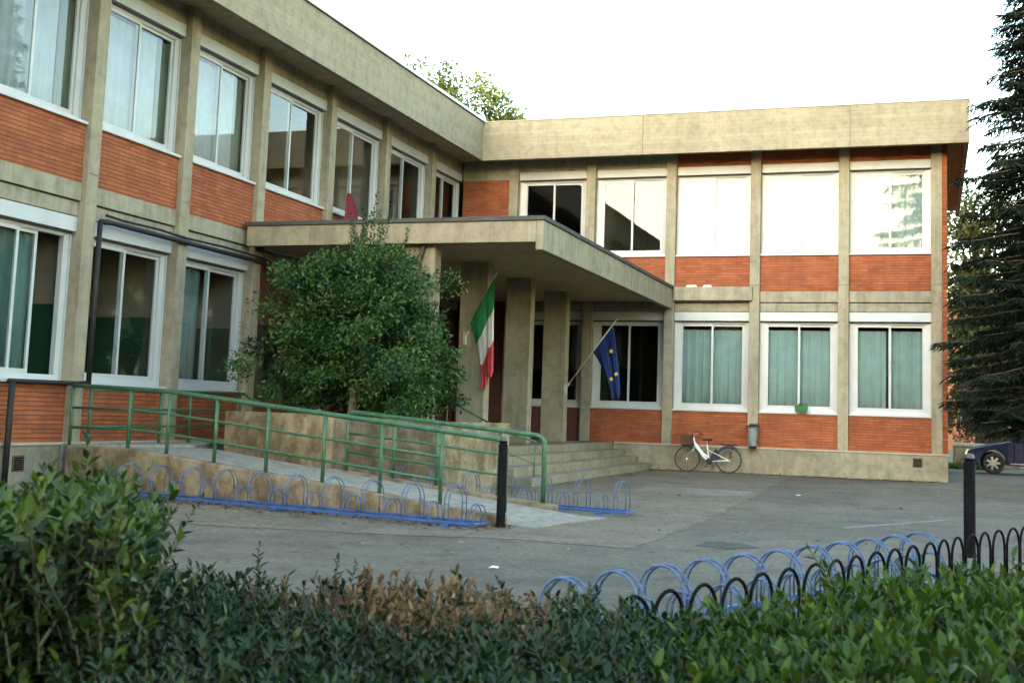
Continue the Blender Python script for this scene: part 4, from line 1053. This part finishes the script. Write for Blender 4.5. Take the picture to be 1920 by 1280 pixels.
# long clipped hedge across the middle
top_h = profile([150,300,340,420,510,560,620,700,800,1050,1150,1250,1300], [1050,1035,1042,1038,1044,1058,1056,1068,1078,1082,1088,1108,1120])
sh, fl = [], []
for k in range(1900):
    d = 2.35+2.15*g.random()**.8; u = g.uniform(200, 1330)
    z = zof(u, top_h(u), 4.4)-.03-.09*g.random()**1.6*(1+.6*(4.5-d)/2)
    if 480 < u < 1060 and d > 3.9 and g.random() < .66: continue
    x, y = bed(u, d); sh.append((x, y, z, 0, 0, 1.0))
for (u, v) in ((335,1042),(370,1030),(512,1010),(640,1040),(665,1050),(1000,1078),(930,1072),(1130,1085)):
    x, y = bed(u, 4.35); sh.append((x, y, zof(u, v, 4.35), 0, 0, 1.1))
for k in range(16000):
    d = 2.3+2.15*g.random(); u = g.uniform(190, 1340); z = zof(u, top_h(u), 4.4)-.10-.32*g.random(); x, y = bed(u, d); fl.append((x, y, z))
shrub('clipped_hedge', 'dark green clipped hedge filling the middle of the foreground', 'hedge', bed(750, 3.4), M_HEDGE, sh, 31, .035, .015, 27, .26, .35, np.array(fl), tint0=.48)
# browned, dried-out stretch
top_b = profile([430,480,600,700,800,900,1000,1070], [1080,1066,1062,1050,1054,1056,1066,1082])
sh, fl = [], []
for k in range(520):
    d = 3.75+.75*g.random(); u = g.triangular(340, 700, 1100); z = zof(u, top_b(u), 4.4)-.02-.16*g.random()-(.10*(4.4-d) if d < 4.4 else 0); x, y = bed(u, d); sh.append((x, y, z, 0, 0, 1.0))
for k in range(3500):
    d = 3.75+.75*g.random(); u = g.uniform(400, 1075); z = zof(u, top_b(u), 4.4)-.08-.25*g.random(); x, y = bed(u, d); fl.append((x, y, z))
shrub('browned_shrub', 'dried out shrub with brown dead leaves behind the green hedge', 'shrub', bed(760, 4.2), M_DEAD, sh, 33, .034, .012, 24, .22, .25, np.array(fl), tint0=.5, along=1.3)
# second small brown patch
sh = []
for k in range(90):
    d = 3.2+.7*g.random(); u = g.uniform(1290, 1440); z = zof(u, 1140, 4.4)-.03-.10*g.random(); x, y = bed(u, d); sh.append((x, y, z, 0, 0, 1.0))
shrub('browned_shrub', 'small patch of brown dead leaves between the hedge and the bright green shrub', 'shrub', bed(1365, 3.5), M_DEAD, sh, 34, .034, .013, 22, .22, .3, None, tint0=.3, along=1.3)
# tall shrub at the left
top_l = profile([-260,-100,0,60,150,200,250,300,335,350], [900,880,888,890,872,858,888,915,945,1000])
sh, fl = [], []
for k in range(900):
    d = 3.0+1.2*g.random(); u = g.uniform(-260, 305); zt_ = zof(u, top_l(u), 4.1)
    lv = g.random()**.7; z = max(.25, zt_*(1-.0)-.02-.75*(1-lv)*g.random()); edge = max(0, (u-230)/110)
    if edge > 0 and z < .45: z = .45+.3*g.random()
    if z > zt_: z = zt_-.02
    x, y = bed(u, d); ox, oy = RH*edge*.45-FH*.6*(1 if d < 3.4 else 0); sh.append((x, y, z, ox, oy, 1.0))
for (u, v) in ((188,820),(95,868),(140,872),(168,862),(262,888),(228,880),(345,918),(355,925),(332,932),(30,870),(205,862)):
    d = 4.0; x, y = bed(u-(30 if u > 300 else 0), d); sh.append((x, y, zof(u, v, d), *(RH*(.5 if u > 300 else 0)), 1.1))
for k in range(13000):
    d = 3.0+1.15*g.random(); u = g.uniform(-260, 285); zt_ = zof(u, top_l(u), 4.1); z = .15+(zt_-.24)*g.random()**.8; x, y = bed(u, d); fl.append((x, y, z))
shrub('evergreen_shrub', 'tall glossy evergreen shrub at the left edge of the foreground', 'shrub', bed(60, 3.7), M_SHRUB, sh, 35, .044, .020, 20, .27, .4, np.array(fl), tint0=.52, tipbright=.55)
# brighter, larger-leaved shrub at the right
top_r = profile([1080,1180,1250,1320,1400,1470,1530,1590,1650,1720,1800,1900,2060], [1175,1140,1126,1120,1116,1096,1090,1070,1066,1058,1048,1042,1040])
sh, fl = [], []
for k in range(1150):
    d = 2.3+2.3*g.random()**.85; u = g.uniform(1090, 2060)
    z = zof(u, top_r(u), 4.4)-.02-.12*g.random()**1.5; x, y = bed(u, d); sh.append((x, y, z, 0, 0, 1.0))
for (u, v) in ((1592,1018),(1470,1108),(1700,1050),(1740,1040),(1885,1040),(1500,1110),(1610,1060),(1800,1050)):
    x, y = bed(u, 4.3); sh.append((x, y, zof(u, v, 4.3), 0, 0, 1.35))
for k in range(11000):
    d = 2.25+2.35*g.random(); u = g.uniform(1085, 2070); z = zof(u, top_r(u), 4.4)-.10-.34*g.random(); x, y = bed(u, d); fl.append((x, y, z))
shrub('laurel_shrub', 'bright green larger leaved shrub in the right foreground', 'shrub', bed(1560, 3.4), M_LAUREL, sh, 37, .050, .020, 21, .27, .42, np.array(fl), tint0=.52)

# ------------------------------------------------------------------ conifers
def conifer(label, base, height, rmax, seed, whorls=46, cards=7, z0=.9, group=None, mat=M_NEEDLE, dens=1.0, nL=.20):
    g = np.random.default_rng(seed); base = np.array(base, float)
    t = thing('conifer', label, 'conifer', tuple(base), group=group)
    mb = MB(); mb.tube([base-np.array([0,0,.1]), base+np.array([0,0,height*.5]), base+np.array([0,0,height])], [.26, .15, .02], 10)
    P_, D_, N_, T_ = [], [], [], []
    for k in range(whorls):
        f = (k+.5*g.random())/whorls; z = z0+(height-z0)*f
        R = rmax*((1-f)**.75)*(1 if f > .10 else .75+2.5*f)
        nb = 6 if f < .8 else 4
        a0 = g.random()*6.3
        for b in range(nb):
            az = a0+b*2*math.pi/nb+g.normal()*.2; L = R*(.72+.45*g.random()); out = np.array([math.cos(az), math.sin(az), 0])
            droop = .30+.12*g.random()
            pts = [base+np.array([0,0,z])+out*L*q+np.array([0, 0, L*(.10*q-droop*q*q+.16*q**4)]) for q in (0, .25, .5, .75, 1.0)]
            mb.tube(pts, [.035*(1-f)+.012, .028*(1-f)+.01, .02*(1-f)+.008, .010, .004], 5)
            side = np.cross(out, [0, 0, 1.0]); ntw = max(4, int(L*9*dens)); tb = .45+g.normal()*.14
            for i in range(ntw):
                q = .12+.88*(i+g.random())/ntw; j = min(3, int(q*4)); p = np.array(pts[j])+(np.array(pts[j+1])-np.array(pts[j]))*(q*4-j)
                s_ = 1 if i % 2 else -1
                tl = (.22+.34*(1-q)*min(1, L/2))*(.7+.6*g.random())
                td = unit(out*.55+side*s_*.75+np.array([0, 0, -.28-.3*g.random()]))
                for c in range(cards):
                    fq = (c+.3)/cards; pp = p+td*tl*fq*(1.15 if nL < .3 else 1)
                    P_.append(pp); sd = np.cross(td, [0, 0, 1.0]); D_.append(td*.8+sd*(.75 if c % 2 else -.75)*(1-fq*.7)+g.normal(size=3)*.18+np.array([0,0,-.12])); N_.append(np.array([0, 0, 1.0])+g.normal(size=3)*.5); T_.append(tb+.25*fq*q+g.normal()*.12)
    mb.build('trunk', M_BARK, t, smooth=True, shift=base, fix=False)
    n = len(P_); leaf_mesh('crown', P_, D_, N_, nL*(.6+.7*g.random(n)), (.034 if nL < .3 else .06)*(.7+.6*g.random(n)), mat, t, np.clip(T_, 0, 1), shift=base)
    return t
conifer('tall dark conifer with drooping branches at the right edge beside the school', (15.1, -1.6, 0), 17.5, 2.65, 5, whorls=76, dens=3.0, z0=1.4, nL=.21)
conifer('tall conifer behind the viewer seen mirrored in the corner upper window', (15.2, -48, 0), 33, 8.2, 9, whorls=64, cards=5, dens=1.0, z0=2.0, nL=1.0)

# ------------------------------------------------------------------ trees beyond the school
tree('garden_tree', 'sunlit yellow green tree rising behind the long left roof', 'tree', (-8.2, 15, 0), (-8.0, 15, 8), (-7.2, 15, 13.2), (2.5, 2.6, 2.9), 230, 60, .21, .11, M_ROOFT, 41, clump_r=.20, trunk_r=.22, limbs=50, shell=.6)
tree('garden_tree', 'smaller yellow green tree top behind the inner roof corner', 'tree', (-4.7, 15.5, 0), (-4.7, 15.5, 8), (-4.75, 15.5, 11.9), (.95, 1.2, 2.0), 110, 55, .19, .10, M_ROOFT, 42, clump_r=.24, trunk_r=.15, limbs=24, shell=.6)
tree('garden_tree', 'olive green tree seen past the right end of the school', 'tree', (14.2, 22, 0), (14.2, 22, 4), (14.1, 22, 6.3), (2.2, 2.2, 6.0), 260, 60, .24, .12, M_FAR, 43, clump_r=.17, trunk_r=.2, limbs=30)
tree('garden_tree', 'darker tree behind the parked car and conifer', 'tree', (16.9, 24, 0), (16.9, 24, 3), (16.9, 24, 6.3), (3.0, 2.6, 5.6), 240, 60, .26, .13, M_DARKT, 44, clump_r=.17, trunk_r=.22, limbs=30)
tree('garden_bush', 'brownish untrimmed bush behind the garden wall past the corner', 'bush', (13.9, 14.6, 0), (13.9, 14.6, .8), (13.9, 14.6, 1.9), (1.5, 1.2, 1.5), 90, 60, .13, .05, M_BROWN, 45, clump_r=.22, trunk_r=.06, limbs=30)
tree('garden_bush', 'olive bush behind the garden wall and the car bonnet', 'bush', (16.4, 14.8, 0), (16.4, 14.8, .8), (16.4, 14.8, 2.0), (1.7, 1.2, 1.7), 90, 60, .13, .05, M_BROWN, 46, clump_r=.22, trunk_r=.06, limbs=30)
gp = []
g = np.random.default_rng(8)
for k in range(2600): gp.append((g.uniform(12.8, 14.4), g.uniform(9.8, 12.9), 0))
n = len(gp)
o = leaf_mesh('grass', gp, np.concatenate([g.normal(size=(n, 2))*.35, np.ones((n, 1))], 1), g.normal(size=(n, 3)), .16, .02, M_LAUREL); tag(o, kind='stuff')

# ------------------------------------------------------------------ trees behind the viewer: they shade the yard and show in the glass
g = np.random.default_rng(77)
protos = [tree('street_tree', 'leafy street tree seen only mirrored in the school windows', 'tree', (-40+6*k, -66, 0), (-40+6*k, -66, 2.2), (-40+6*k, -66, 5.9), (4.8, 3.4, 6.1), 210, 60, .62, .40, M_FAR, 100+k, group='street trees behind the viewer', clump_r=.2, trunk_r=.25, limbs=16) for k in range(3)]
k = 0
for row, (yy, n_) in enumerate(((-66, 15), (-73, 13))):  # rear row added to block sun leaking through the front one
    for x in np.linspace(-42, 52, n_):
        o = protos[k] if k < 3 else copy_tree(protos[k % 3])
        o.location = (x+g.normal()*1.0, yy+g.normal()*1.2, 0); o.rotation_euler = (0, 0, g.random()*6.28); q = 1+g.normal()*.07-.04*row; o.scale = (q, q, q)
        k += 1
